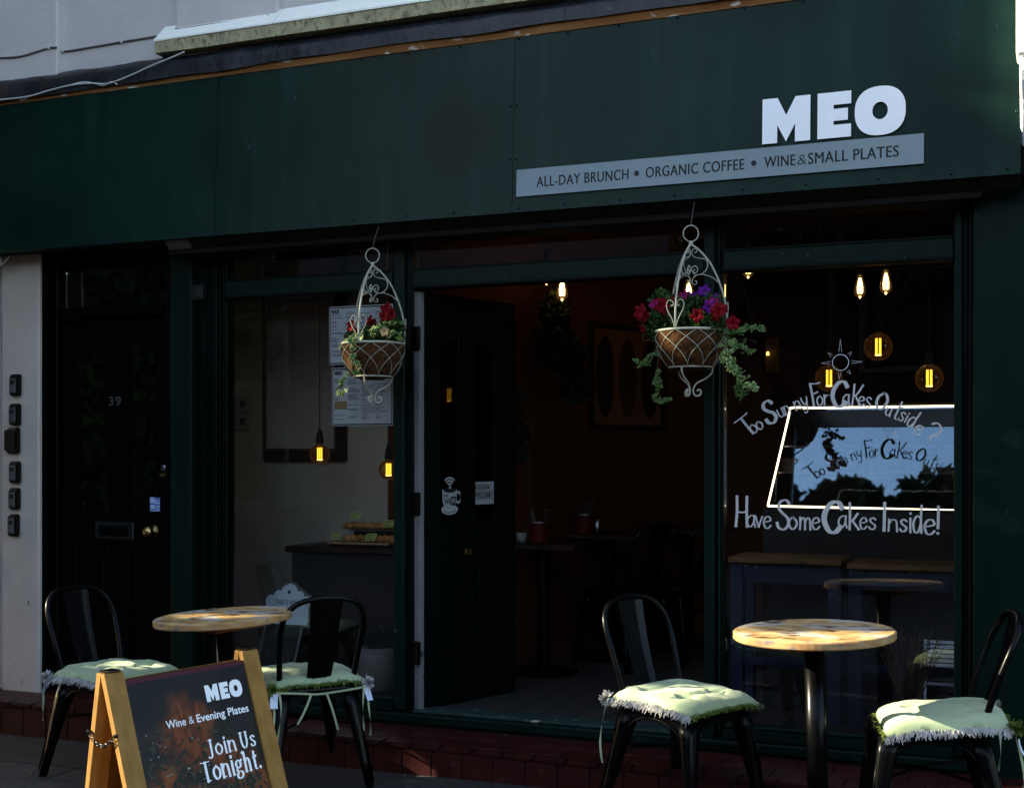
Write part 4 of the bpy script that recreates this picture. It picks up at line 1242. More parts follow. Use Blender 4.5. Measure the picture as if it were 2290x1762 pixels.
# poster print
def poster_material():
    m = bpy.data.materials.new('food poster print'); m.use_nodes = True
    nt = m.node_tree; N = nt.nodes; L = nt.links; p = N['Principled BSDF']; p.inputs['Roughness'].default_value = .5; p.inputs['Specular IOR Level'].default_value = .25
    tc = N.new('ShaderNodeTexCoord'); 
    def nz(scale, lo, hi, detail=3, loc=(0,0,0), stretch=(1,1,1), dist=0.0):
        mp = N.new('ShaderNodeMapping'); mp.inputs['Location'].default_value = loc; mp.inputs['Scale'].default_value = stretch
        n = N.new('ShaderNodeTexNoise'); n.inputs['Scale'].default_value = scale; n.inputs['Detail'].default_value = detail; n.inputs['Distortion'].default_value = dist
        c = N.new('ShaderNodeValToRGB'); c.color_ramp.elements[0].position = lo; c.color_ramp.elements[1].position = hi
        L.new(tc.outputs['Object'], mp.inputs[0]); L.new(mp.outputs[0], n.inputs['Vector']); L.new(n.outputs['Fac'], c.inputs[0]); return c.outputs[0]
    def ball(c, r, soft):
        vm = N.new('ShaderNodeVectorMath'); vm.operation = 'DISTANCE'; vm.inputs[1].default_value = c
        wn_ = N.new('ShaderNodeTexNoise'); wn_.inputs['Scale'].default_value = 9; wn_.inputs['Detail'].default_value = 4
        sb = N.new('ShaderNodeVectorMath'); sb.operation = 'SUBTRACT'; sb.inputs[1].default_value = (.5,.5,.5)
        sm_ = N.new('ShaderNodeVectorMath'); sm_.operation = 'MULTIPLY_ADD'; sm_.inputs[1].default_value = (.16,.16,.16)
        L.new(tc.outputs['Object'], wn_.inputs['Vector']); L.new(wn_.outputs['Color'], sb.inputs[0]); L.new(sb.outputs[0], sm_.inputs[0]); L.new(tc.outputs['Object'], sm_.inputs[2])
        L.new(sm_.outputs[0], vm.inputs[0])
        mr = N.new('ShaderNodeMapRange'); mr.inputs['From Min'].default_value = r; mr.inputs['From Max'].default_value = r-soft
        L.new(vm.outputs['Value'], mr.inputs['Value']); return mr.outputs[0]
    def mix(f, a, b):
        mx = N.new('ShaderNodeMix'); mx.data_type = 'RGBA'; L.new(f, mx.inputs[0])
        for i, q in ((6,a),(7,b)):
            if isinstance(q, tuple): mx.inputs[i].default_value = (*q,1)
            else: L.new(q, mx.inputs[i])
        return mx.outputs[2]
    def mul(a, b):
        q = N.new('ShaderNodeMath'); q.operation = 'MULTIPLY'; L.new(a, q.inputs[0]); L.new(b, q.inputs[1]); return q.outputs[0]
    o_, dn, th, hgt, pan = POSTER
    P = lambda x, s_: tuple(o_+Vector((x,0,0))+dn*s_)
    salmon = mix(nz(24,.36,.66,5,stretch=(1,1,.4),dist=1.6), (.085,.016,.004), (.20,.052,.012))
    col = (.004,.004,.007)
    col = mix(nz(9,.45,.7,4), col, (.012,.010,.010))
    col = mix(ball(P(.20,hgt-.18),.12,.05), col, salmon)
    col = mix(ball(P(.08,hgt-.33),.09,.05), col, salmon)
    col = mix(ball(P(.42,hgt-.40),.09,.05), col, salmon)
    col = mix(ball(P(.33,hgt-.30),.10,.05), col, salmon)
    col = mix(ball(P(.17,hgt-.47),.14,.06), col, salmon)
    col = mix(ball(P(.36,hgt-.52),.13,.06), col, salmon)
    herbs = mul(nz(17,.53,.56,5,(4,2,1),(1,1,1),2.4), ball(P(.22,hgt-.40),.34,.14))
    col = mix(herbs, col, (.008,.014,.008))
    col = mix(mul(nz(26,.60,.63,5,(1,7,1),(1,1,1),3.0), ball(P(.22,hgt-.38),.30,.1)), col, (.05,.06,.02))
    col = mix(mul(nz(70,.72,.75,2,(1,9,3)), ball(P(.22,hgt-.36),.28,.1)), col, (.45,.42,.38))
    L.new(col, p.inputs['Base Color'])
    return m
o_, dn, th, hgt, pan = POSTER
PM = poster_material()
pw_ = AL-.1344
pr_ = obj('poster_print', MB().quad(o_+th*.0008, o_+th*.0008+Vector((pw_,0,0)), o_+th*.0008+Vector((pw_,0,0))+dn*(hgt-.012), o_+th*.0008+dn*(hgt-.012)), PM, pan, local=True)
obj('maroon_edge', MB().obox(o_+dn*(hgt-.012)+th*.0006, (pw_,0,0), th*.0012, dn*.0125), mat('maroon strip', (.07,.015,.025), .5), pan, local=True)
MW = AB.matrix_basis
po = MW @ o_; pn = (MW.to_3x3() @ th).normalized()
def on_poster(u, v, lift=.0022):
    a = u-CX; r = Vector((-SN*F+CS*a, CS*F+SN*a, CY-v)); c = Vector((0,-DIST,EYE))
    t = (po-c).dot(pn)/r.dot(pn)
    p = MW.inverted() @ (c+r*t)
    return p+th*lift
def fit(a, b, c):
    """lower-left, lower-right, upper-left pixels -> origin, width, height on the poster"""
    A, B, Cc = on_poster(*a), on_poster(*b), on_poster(*c)
    return A, (B-A).length, (Cc-A).dot(dn)
lt = MB(); A, wv, hv = fit((462.5,1570),(544,1556.5),(453.7,1533.4)); meo(lt, A, (1,0,0), dn, th*.0004, hv, wv)
obj('logo_print', lt, M['white'], pr_, local=True)
lt = MB(); A, wv, hv = fit((372.4,1630),(555,1586.8),(368,1612.5)); 
put_text(lt, 'Wine', A, (1,0,0), dn, wv*.225, hv, 1, .010)
put_text(lt, '&', A+Vector((wv*.262,0,0)), (1,0,0), dn, wv*.06, hv, 1, -.01)
put_text(lt, 'Evening Plates', A+Vector((wv*.355,0,0)), (1,0,0), dn, wv*.645, hv, 1, .016)
lo = obj('tagline_print', lt, M['white'], pr_, local=True)
def serif(mb, word, A, wv, hv):
    """didone-like lettering from contrasted strokes"""
    adv = {'J':.62,'o':.62,'i':.34,'n':.68,' ':.20,'U':.86,'s':.50,'T':.80,'g':.62,'h':.66,'t':.46,'.':.24}
    tot = sum(adv[c] for c in word); k = wv/tot; x = 0
    for i, c in enumerate(word):
        w_ = adv[c]*k
        if c != ' ':
            tall = c in 'JUT'; xh = .68
            o2 = A+Vector((x+w_*.06,0,0))+th*(.00012*i)
            gh = hv*(1.0 if c in 'JUTh.i' else (.92 if c == 't' else xh))
            draw_glyph(mb, c, o2, (1,0,0), dn, w_*.78, gh, .165*hv if c not in '.' else .16*hv, .04*hv if c not in '.' else .16*hv)
            if c in 'nih' :
                pass
            if c in 'TnJ':
                for (fx, fy) in {'T':((.3,0),(.7,0)), 'n':((-.05,0),(.25,0)), 'J':()}[c][::2] if c != 'J' else ():
                    mb.prism([(0,0),(w_*.42,0),(w_*.42,.045*hv),(0,.045*hv)], o2+Vector((w_*.86*fx,0,0))+th*.0003, (1,0,0), dn, th*.0001)
        x += w_
lt = MB(); A, wv, hv = fit((464.7,1692),(575,1669),(462.5,1656)); serif(lt, 'Join Us', A, wv, hv)
A, wv, hv = fit((454,1750),(586,1715),(446,1707)); serif(lt, 'Tonight.', A, wv, hv)
obj('headline_print', lt, M['white'], pr_, local=True)

# ================================================================== hanging baskets and their plants
M['wire'] = over(mat('cream painted wire', (.40,.39,.32), .45, col2=(.33,.32,.26), scale=30), (.25,.20,.12), 60, .70, .74)
def coir():
    m = mat('coir liner', (.042,.016,.005), .95, col2=(.085,.036,.011), scale=70, bump=1.0, bscale=140, dist=.01, stretch=(1,1,.6), detail=9)
    return over(m, (.025,.012,.005), 18, .55, .7)
M['coir'] = coir()
M['fibre'] = mat('coir fibre', (.065,.027,.008), .9, col2=(.12,.055,.018), scale=50)
M['soil'] = mat('soil', (.03,.02,.012), .95, col2=(.05,.035,.02), scale=40, bump=1, bscale=80)
def spiral(c, r0, r1, a0, turns, n=22):
    return [(c[0]+(r0+(r1-r0)*k/n)*math.cos(a0+turns*2*math.pi*k/n), c[1]+(r0+(r1-r0)*k/n)*math.sin(a0+turns*2*math.pi*k/n)) for k in range(n+1)]
def make_basket(label, cx_, cy_, zr, ringa, va):
    t = thing('hanging_basket', label, 'hanging basket', (cx_,cy_,zr-.26), group='wire hanging baskets')
    W = M['wire']
    def P(r, a, z): return Vector((cx_+r*math.cos(a), cy_+r*math.sin(a), zr+z))
    def add(name, mb, smooth=True, par=t): return obj(name, mb, W, par, smooth=smooth)
    add('rim', MB().tube([P(.149, 2*math.pi*k/48, 0) for k in range(48)], .0055, 8, closed=True))
    add('lower_ring', MB().tube([P(.092, 2*math.pi*k/40, -.152) for k in range(40)], .0042, 8, closed=True))
    def lr(z): # liner radius
        f = -z/.152
        return .145-.052*f**1.9+.006*math.sin(math.pi*f)
    pr = [(lr(-.152*k/12), -.152*k/12) for k in range(13)]
    ln = MB().lathe([(.135,-.012),(.141,-.001)]+[(r, z) for r, z in pr]+[(.05,-.165),(0,-.166)], (cx_,cy_,zr), 40)
    ln.v = [(x+noise.noise((x*22,y*22,z*22))*.005, y+noise.noise((x*22+9,y*22,z*22))*.005, z+noise.noise((x*30,y*30,3))*.003) for x,y,z in ln.v]
    obj('coir_liner', ln, M['coir'], t, smooth=True)
    fb_ = MB(); rf = random.Random(int(abs(cx_)*100))
    for _ in range(700):
        a = rf.uniform(0,6.283); z = -.15*rf.random(); r = lr(z)
        p = P(r-.002, a, z); n_ = Vector((math.cos(a),math.sin(a),0)); td = Vector((-math.sin(a),math.cos(a),0))
        e = p+n_*rf.uniform(.002,.006)+td*rf.uniform(-.018,.018)+Vector((0,0,rf.uniform(-.016,.016))); m2 = p.lerp(e,.5)+n_*.003
        wv_ = Vector((0,0,.0006)) if abs((e-p).z) < .008 else td*.0006
        o = len(fb_.v); fb_.v += [tuple(p-wv_),tuple(p+wv_),tuple(m2+wv_),tuple(m2-wv_),tuple(e+wv_),tuple(e-wv_)]; fb_.f += [(o,o+1,o+2,o+3),(o+3,o+2,o+4,o+5)]
    fo_ = obj('coir_fibres', fb_, M['fibre'], t); fo_['kind'] = 'stuff'
    obj('soil', MB().lathe([(0,-.012),(.08,-.014),(.138,-.022)], (cx_,cy_,zr), 24, cap=False), M['soil'], t, smooth=True)
    for k in range(10):
        for s_ in (1,-1):
            a0 = 2*math.pi*k/10+.13
            pts = []
            for q in range(15):
                f = q/14; z = -.152*f
                pts.append(P(max(lr(z), .0)+.0045, a0+s_*R(54)*(1-(1-f)**1.7), z))
            add('lattice_wire', MB().tube(pts, .0013, 5))
    for a in (R(5)+va, R(125)+va, R(245)+va):
        prof = [(.149,-.005),(.1505,.05),(.145,.115),(.124,.195),(.086,.280),(.040,.338),(.004,.366)]
        pts = cr([P(r, a, z) for r, z in prof], 5)
        add('hoop_bar', MB().tube(pts, .0043, 8))
        # heart scroll round the foot of each bar, lying on the basket's outline
        tdir = Vector((-math.sin(a), math.cos(a), 0)); q0 = P(.152, a, 0)
        sc = MB()
        for s_ in (1,-1):
            h2 = [(.002,.005),(.014,.040),(.034,.075),(.040,.100),(.030,.118),(.016,.116),(.008,.104),(.012,.094),(.020,.098)]
            sc.tube(cr([q0+tdir*(s_*x)+Vector((0,0,z)) for x, z in h2], 5), .0019, 6)
        add('heart_scroll', sc)
        # scrolls in the radial plane inside the arch
        rd = Vector((math.cos(a), math.sin(a), 0)); c0 = Vector((cx_,cy_,zr))
        sc = MB()
        def rp(r, z): return c0+rd*r+Vector((0,0,z))
        s1 = [(.122,.200),(.09,.228),(.05,.240),(.022,.236),(.008,.222),(.006,.206),(.014,.197),(.024,.202),(.023,.212),(.016,.213)]
        s2 = [(.018,.262),(.010,.256),(.016,.246),(.026,.252),(.028,.266),(.018,.277),(.005,.270),(.004,.256),(.018,.240),(.045,.243),(.066,.262),(.070,.290),(.056,.306),(.030,.310),(.010,.318),(.004,.336),(.014,.350),(.024,.344),(.022,.334),(.014,.334)]
        sc.tube(cr([rp(r,z) for r, z in s1], 4), .0019, 6)
        sc.tube(cr([rp(r,z) for r, z in s2], 4), .0019, 6)
        add('arch_scroll', sc)
        # foot: drops from the lower ring, meets in the middle and curls outwards
        f1 = [(.091,-.153),(.085,-.178),(.060,-.200),(.026,-.218),(.012,-.238),(.010,-.256),(.018,-.270),(.032,-.272),(.042,-.262),(.041,-.250),(.032,-.246),(.027,-.253)]
        add('foot_scroll', MB().tube(cr([rp(r,z) for r, z in f1], 5), .0040, 7))
    add('knob', MB().lathe([(0,.358),(.007,.360),(.010,.370),(.007,.381),(0,.384)], (cx_,cy_,zr), 14))
    ra = Vector((math.cos(ringa), math.sin(ringa), 0))
    add('top_ring', MB().tube([Vector((cx_,cy_,zr+.414))+ra*.032*math.cos(2*math.pi*k/32)+Vector((0,0,.034*math.sin(2*math.pi*k/32))) for k in range(32)], .0026, 7, closed=True))
    obj('hanging_wire', MB().tube([(cx_,cy_+.002,zr+.450),(cx_+.002,cy_+.02,zr+.50),(cx_,cy_+.06,zr+.56)], .0012, 5), M['cable'], t)
    return t
BL = (at(833,771,-.26).x, -.26, 1.953); BR = (at(1545,742,-.26).x, -.26, 1.957)
make_basket('cream wire hanging basket in front of the menu sheets', *BL, R(22), R(29))
make_basket('cream wire hanging basket beside the right window, spilling ivy', *BR, R(22), R(15))

# --- leaf and flower kits
def ivy_mesh(name, m):
    pts = [(0,0),(.30,-.16),(.52,.10),(.36,.28),(.50,.55),(.22,.55),(0,1.0),(-.22,.55),(-.50,.55),(-.36,.28),(-.52,.10),(-.30,-.16)]
    mb = MB(); mb.v = [(0,.32,.03)] + [(x,y,-.10*(x*x)-.08*y*y) for x,y in pts]
    mb.f = [(0,1+k,1+(k+1)%12) for k in range(12)]
    me = mesh(name, mb, smooth=False); me.materials.append(m); return me
def variegated(name, a, b, edge=(.55,.58,.28)):
    m = mat(name, a, .5, col2=b, scale=25, lo=.4, hi=.6, spec=.2)
    # pale margin: distance from the leaf's heart in its own space
    nt = m.node_tree; N = nt.nodes; L = nt.links; p = N['Principled BSDF']
    tc = N.new('ShaderNodeTexCoord'); vm = N.new('ShaderNodeVectorMath'); vm.operation = 'DISTANCE'; vm.inputs[1].default_value = (0,.34,0)
    n = N.new('ShaderNodeTexNoise'); n.inputs['Scale'].default_value = 5
    ad = N.new('ShaderNodeMath'); ad.operation = 'MULTIPLY_ADD'; ad.inputs[1].default_value = .35
    cr_ = N.new('ShaderNodeValToRGB'); cr_.color_ramp.elements[0].position = .52; cr_.color_ramp.elements[1].position = .62
    mx = N.new('ShaderNodeMix'); mx.data_type = 'RGBA'
    L.new(tc.outputs['Object'], vm.inputs[0]); L.new(tc.outputs['Object'], n.inputs['Vector'])
    L.new(n.outputs['Fac'], ad.inputs[0]); L.new(vm.outputs['Value'], ad.inputs[2]); L.new(ad.outputs[0], cr_.inputs[0]); L.new(cr_.outputs[0], mx.inputs[0])
    L.new(p.inputs['Base Color'].links[0].from_socket, mx.inputs[6]); mx.inputs[7].default_value = (*edge,1); L.new(mx.outputs[2], p.inputs['Base Color'])
    p.inputs['Subsurface Weight'].default_value = 0.0
    return m
IV1 = ivy_mesh('ivy_leaf', variegated('variegated ivy', (.035,.080,.016), (.060,.12,.028), (.34,.38,.15)))
IV2 = ivy_mesh('ivy_leaf', variegated('green ivy', (.022,.055,.010), (.040,.085,.016), (.10,.15,.045)))
M['stem'] = mat('vine stem', (.07,.075,.03), .7, col2=(.10,.08,.04))
M['petleaf'] = mat('petunia leaf', (.016,.040,.007), .6, col2=(.034,.070,.012), scale=18, spec=.2)
def petunia(name, m1, m2, n=40):
    """trumpet flower facing +z, unit radius"""
    mb = MB(); prof = [(.05,-.95),(.09,-.6),(.13,-.3),(.24,-.08),(.55,.05),(.82,.08),(1.0,.02)]
    for i, (r, z) in enumerate(prof):
        for k in range(n):
            a = 2*math.pi*k/n
            f = r/1.0
            w = 1+f*f*(.13*math.cos(5*a)-.04*math.cos(10*a))
            ru = .10*f*f*math.sin(15*a+i)+.13*f*f*math.cos(5*a+.5)+.05*f*math.sin(7*a)
            mb.v.append((r*w*math.cos(a), r*w*math.sin(a), z+ru))
    for i in range(len(prof)-1):
        for k in range(n):
            l = (k+1) % n; mb.f.append((i*n+k, i*n+l, i*n+n+l, i*n+n+k))
    me = mesh(name, mb, smooth=True); me.materials.append(m1); return me
RED = petunia('flower', mat('crimson petal', (.16,.0035,.007), .6, col2=(.11,.002,.005), scale=3, spec=.05), None)
PUR = petunia('flower', mat('purple petal', (.095,.008,.16), .6, col2=(.08,.008,.15), scale=3, spec=.05), None)
PNK = petunia('flower', mat('magenta petal', (.20,.010,.075), .6, col2=(.15,.006,.05), scale=3, spec=.05), None)
CRM = petunia('flower', mat('faded cream petal', (.34,.24,.12), .7, col2=(.28,.19,.09), scale=3), None)
def place(me, parent, pos, facing, size, spin=0.0, name=None):
    o = bpy.data.objects.new(name or me.name.split('.')[0], me); C.objects.link(o); o.parent = parent
    f = Vector(facing).normalized()
    q = f.to_track_quat('Z', 'Y')
    lp = parent.matrix_basis.inverted() @ Vector(pos)
    o.matrix_basis = Matrix.Translation(lp) @ (q.to_matrix().to_4x4()) @ Matrix.Rotation(spin, 4, 'Z') @ Matrix.Diagonal((size,size,size,1))
    return o
def foliage(parent, blobs, n, rn, size=(.012,.022), name='foliage', m=None):
    mb = MB()
    for _ in range(n):
        (c, r) = rn.choice(blobs)
        d = Vector((rn.gauss(0,1), rn.gauss(0,1), rn.gauss(0,1))).normalized()
        p = Vector(c)+Vector((d.x*r[0], d.y*r[1], d.z*r[2]))*rn.random()**.45
        ax = (d*.7+Vector((rn.uniform(-.7,.7), rn.uniform(-.7,.7), rn.uniform(-.2,.9)))).normalized()
        sd = ax.cross(Vector((rn.gauss(0,1),rn.gauss(0,1),rn.gauss(0,1)))).normalized()
        nn_ = ax.cross(sd)
        L_ = rn.uniform(*size); w_ = L_*.42
        o = len(mb.v)
        mb.v += [tuple(p), tuple(p+ax*L_*.5+sd*w_-nn_*.1*L_), tuple(p+ax*L_-nn_*.25*L_), tuple(p+ax*L_*.5-sd*w_-nn_*.1*L_), tuple(p+ax*L_*.5+nn_*.08*L_)]
        mb.f += [(o,o+1,o+4),(o+1,o+2,o+4),(o+2,o+3,o+4),(o+3,o,o+4)]
    f = obj(name, mb, m or M['petleaf'], parent); f['kind'] = 'stuff'
    return f
def vine(parent, pts, nleaf, me, rn, size=(.020,.032), spread=.02, start=0.0):
    c = cr(pts, 8)
    obj('vine', MB().tube(c, .0013, 5), M['stem'], parent)
    for k in range(nleaf):
        f = start+(1-start)*(k+rn.random())/nleaf
        p = c[min(len(c)-1, int(f*(len(c)-1)))]
        d = Vector((rn.uniform(-1,1), rn.uniform(-1.2,.3), rn.uniform(-.3,.6)))
        q = Vector(p)+d.normalized()*spread*rn.random()
        place(me, parent, q, (rn.uniform(-.7,.6), rn.uniform(-1.2,-.3), rn.uniform(.1,1.2)), rn.uniform(*size), R(180)+rn.uniform(-1.2,1.2), 'ivy_leaf')
rn = random.Random(11)
def bp(u, v, y=-.26): return at(u, v, y)
# left basket
pL = thing('petunia_plant', 'red petunias growing in the left hanging basket', 'flowering plant', (BL[0],BL[1],BL[2]-.02), group='petunias in the baskets')
foliage(pL, [((BL[0]+.02,BL[1]+.02,BL[2]+.025),(.12,.10,.035)), ((BL[0]+.095,BL[1],BL[2]+.065),(.060,.06,.055)), ((BL[0],BL[1]+.02,BL[2]+.05),(.07,.06,.04)), ((BL[0]-.05,BL[1]-.04,BL[2]+.03),(.07,.06,.03))], 1300, rn, (.013,.025))
for (u, v, y, fc, s_, me) in ((863,692,-.30,(-.2,-1,.3),.032,RED),(872,702,-.29,(.5,-1,.1),.028,RED),(858,708,-.31,(-.3,-1,-.1),.026,RED),(868,716,-.28,(.4,-1,-.2),.022,RED),
                               (826,715,-.28,(-.6,-.8,.5),.026,RED),(832,722,-.27,(.3,-1,.2),.022,RED),(784,728,-.34,(-.4,-1,.2),.027,RED),(788,738,-.33,(.3,-1,-.3),.022,RED),(860,742,-.38,(.1,-1,.2),.021,CRM)):
    p = bp(u, v, y); place(me, pL, p, fc, s_, rn.uniform(0,6))
    obj('flower_stem', MB().tube(cr([p-Vector(fc).normalized()*s_*.9, p+Vector((0,.02,-.05)), (BL[0]+(p.x-BL[0])*.5, BL[1], BL[2])], 4), .0013, 5), M['stem'], pL)
iL = thing('ivy_plant', 'variegated ivy trailing from the left hanging basket', 'ivy', (BL[0],BL[1],BL[2]-.02), group='ivy in the baskets')
vine(iL, [(BL[0]-.02,BL[1]-.06,BL[2]+.015), bp(800,748,-.39), bp(790,765,-.415), bp(792,782,-.42)], 16, IV1, rn, (.022,.036), .025)
vine(iL, [(BL[0]-.05,BL[1]-.05,BL[2]+.015), bp(780,760,-.38), bp(768,772,-.36), bp(762,775,-.35)], 12, IV1, rn, (.018,.030), .02)
vine(iL, [bp(792,770,-.415), bp(786,800,-.40), bp(798,812,-.40), bp(808,818,-.40)], 8, IV1, rn, (.018,.032), .016, .3)
vine(iL, [bp(800,790,-.40), bp(788,822,-.395), bp(795,832,-.39), bp(806,828,-.39)], 8, IV2, rn, (.018,.030), .016, .3)
vine(iL, [bp(778,768,-.38), bp(774,815,-.35), bp(775,838,-.345), bp(768,852,-.34), bp(756,868,-.34), bp(762,880,-.34), bp(772,870,-.34)], 24, IV1, rn, (.015,.026), .018, .35)
vine(iL, [(BL[0]+.02,BL[1]-.03,BL[2]+.02), bp(838,738,-.36), bp(848,730,-.37)], 18, IV1, rn, (.015,.024), .03)
vine(iL, [(BL[0]+.05,BL[1],BL[2]+.03), bp(862,735,-.33), bp(880,722,-.30), bp(900,722,-.28)], 18, IV2, rn, (.015,.024), .03)
vine(iL, [(BL[0]+.06,BL[1]-.02,BL[2]+.03), bp(885,745,-.34), bp(903,760,-.30)], 16, IV2, rn, (.015,.024), .025)
# right basket
pR = thing('petunia_plant', 'red and purple petunias growing in the right hanging basket', 'flowering plant', (BR[0],BR[1],BR[2]-.02), group='petunias in the baskets')
foliage(pR, [((BR[0],BR[1],BR[2]+.04),(.13,.11,.05)), ((BR[0]-.135,BR[1]-.01,BR[2]+.03),(.055,.06,.06)), ((BR[0]-.13,BR[1]+.02,BR[2]+.13),(.045,.04,.05)),
             ((BR[0]+.09,BR[1]-.06,BR[2]+.02),(.07,.05,.05)), ((BR[0]+.07,BR[1],BR[2]+.11),(.06,.05,.04)), ((BR[0]-.03,BR[1],BR[2]+.10),(.07,.05,.05))], 2600, rn, (.014,.028))
fl = [(1431,696,-.34,(-.5,-1,.3),.036,RED),(1438,706,-.33,(.3,-1,-.2),.030,RED),(1462,679,-.33,(-.3,-.8,.6),.026,PNK),(1478,682,-.32,(.4,-1,.1),.036,RED),(1486,692,-.31,(.6,-.8,-.1),.028,RED),
      (1513,668,-.27,(-.2,-1,.4),.028,RED),(1529,660,-.29,(-.3,-1,.5),.026,PNK),(1537,662,-.28,(.4,-1,.2),.024,PUR),(1554,662,-.27,(0,-1,.3),.022,PUR),(1575,650,-.28,(.2,-1,.5),.030,PUR),(1568,660,-.27,(-.3,-1,.2),.026,PUR),
      (1600,668,-.27,(.4,-1,.2),.026,PUR),(1586,685,-.33,(-.1,-1,.1),.032,PUR),(1596,678,-.32,(.4,-1,.4),.028,PNK),(1559,705,-.39,(0,-1,.1),.033,RED),(1606,694,-.36,(.3,-1,.2),.036,RED),(1616,690,-.34,(.6,-.8,.3),.028,RED),
      (1601,706,-.36,(-.2,-1,-.3),.028,RED),(1639,722,-.34,(.3,-1,.1),.033,RED),(1436,735,-.33,(-.6,-.8,-.4),.022,RED)]
for (u, v, y, fc, s_, me) in fl:
    p = bp(u, v, y); place(me, pR, p, fc, s_*.86, rn.uniform(0,6))
    obj('flower_stem', MB().tube(cr([p-Vector(fc).normalized()*s_*.9, p+Vector((0,.02,-.05)), (BR[0]+(p.x-BR[0])*.6, BR[1], BR[2])], 4), .0013, 5), M['stem'], pR)
iR = thing('ivy_plant', 'green ivy trailing down both sides of the right hanging basket', 'ivy', (BR[0],BR[1],BR[2]-.02), group='ivy in the baskets')
vine(iR, [(BR[0]+.10,BR[1]-.05,BR[2]+.02), bp(1640,740,-.33), bp(1665,735,-.32), bp(1690,732,-.32), bp(1704,735,-.32)], 26, IV2, rn, (.020,.034), .025, .15)
vine(iR, [(BR[0]+.11,BR[1]-.03,BR[2]+.01), bp(1640,760,-.33), bp(1665,780,-.32), bp(1688,788,-.32)], 18, IV2, rn, (.018,.028), .03, .2)
vine(iR, [(BR[0]+.12,BR[1]-.05,BR[2]+.01), bp(1632,770,-.36), bp(1625,800,-.36), bp(1645,815,-.35), bp(1655,840,-.35), bp(1655,870,-.34), bp(1660,885,-.34)], 56, IV2, rn, (.018,.032), .030, .12)
vine(iR, [(BR[0]+.12,BR[1]-.06,BR[2]+.01), bp(1628,780,-.37), bp(1630,815,-.37), bp(1650,830,-.36), bp(1675,860,-.35), bp(1684,868,-.35)], 40, IV1, rn, (.018,.030), .030, .2)
vine(iR, [(BR[0]-.11,BR[1]-.05,BR[2]), bp(1470,780,-.36), bp(1455,800,-.36), bp(1440,815,-.35), bp(1428,806,-.35)], 22, IV2, rn, (.018,.030), .022, .3)
vine(iR, [(BR[0]-.10,BR[1]-.03,BR[2]), bp(1473,800,-.33), bp(1470,835,-.33), bp(1475,860,-.33), bp(1468,885,-.33), bp(1480,898,-.33), bp(1498,890,-.33)], 34, IV2, rn, (.016,.028), .022, .3)

# ================================================================== interior
def hit(u, v, o, n):
    a = u-CX; r = Vector((-SN*F+CS*a, CS*F+SN*a, CY-v)); c = Vector((0,-DIST,EYE))
    o, n = Vector(o), Vector(n)
    return c+r*((o-c).dot(n)/r.dot(n))
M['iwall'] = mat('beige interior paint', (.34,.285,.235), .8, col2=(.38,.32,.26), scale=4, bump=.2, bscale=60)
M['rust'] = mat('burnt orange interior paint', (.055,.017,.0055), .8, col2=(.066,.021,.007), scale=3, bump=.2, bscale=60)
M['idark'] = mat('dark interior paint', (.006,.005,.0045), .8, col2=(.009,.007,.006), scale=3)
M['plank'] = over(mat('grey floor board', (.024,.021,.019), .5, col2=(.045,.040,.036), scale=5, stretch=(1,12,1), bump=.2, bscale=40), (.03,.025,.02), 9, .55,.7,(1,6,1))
M['dwood'] = mat('dark oak', (.016,.007,.004), .45, col2=(.026,.012,.006), scale=6, stretch=(1,8,8))
FZ = .20
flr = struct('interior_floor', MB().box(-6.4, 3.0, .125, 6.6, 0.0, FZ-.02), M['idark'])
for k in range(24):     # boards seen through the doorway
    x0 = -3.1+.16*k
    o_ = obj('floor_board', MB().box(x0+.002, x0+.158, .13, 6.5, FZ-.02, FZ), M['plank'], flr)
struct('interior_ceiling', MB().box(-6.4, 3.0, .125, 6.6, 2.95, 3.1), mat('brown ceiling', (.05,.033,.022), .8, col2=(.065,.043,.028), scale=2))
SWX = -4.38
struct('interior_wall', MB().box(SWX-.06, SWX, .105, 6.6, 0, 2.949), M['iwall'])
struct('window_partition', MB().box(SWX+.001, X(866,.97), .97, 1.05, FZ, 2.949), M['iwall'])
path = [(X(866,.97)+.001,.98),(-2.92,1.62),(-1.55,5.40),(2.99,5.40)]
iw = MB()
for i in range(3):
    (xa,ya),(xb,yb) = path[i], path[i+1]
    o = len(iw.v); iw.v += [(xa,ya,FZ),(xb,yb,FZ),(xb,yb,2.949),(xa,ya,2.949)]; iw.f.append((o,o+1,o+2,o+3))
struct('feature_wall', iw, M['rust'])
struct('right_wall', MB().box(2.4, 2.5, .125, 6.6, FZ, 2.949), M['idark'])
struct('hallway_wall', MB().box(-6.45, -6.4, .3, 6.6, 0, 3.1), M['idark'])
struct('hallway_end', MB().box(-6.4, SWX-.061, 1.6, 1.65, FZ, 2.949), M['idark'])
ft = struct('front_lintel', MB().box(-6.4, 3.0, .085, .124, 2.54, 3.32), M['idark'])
WN = Vector((.942,-.335,0)); WO = Vector((-2.92,1.62,1.4)); WD = Vector((.335,.942,0))    # the slanting feature wall

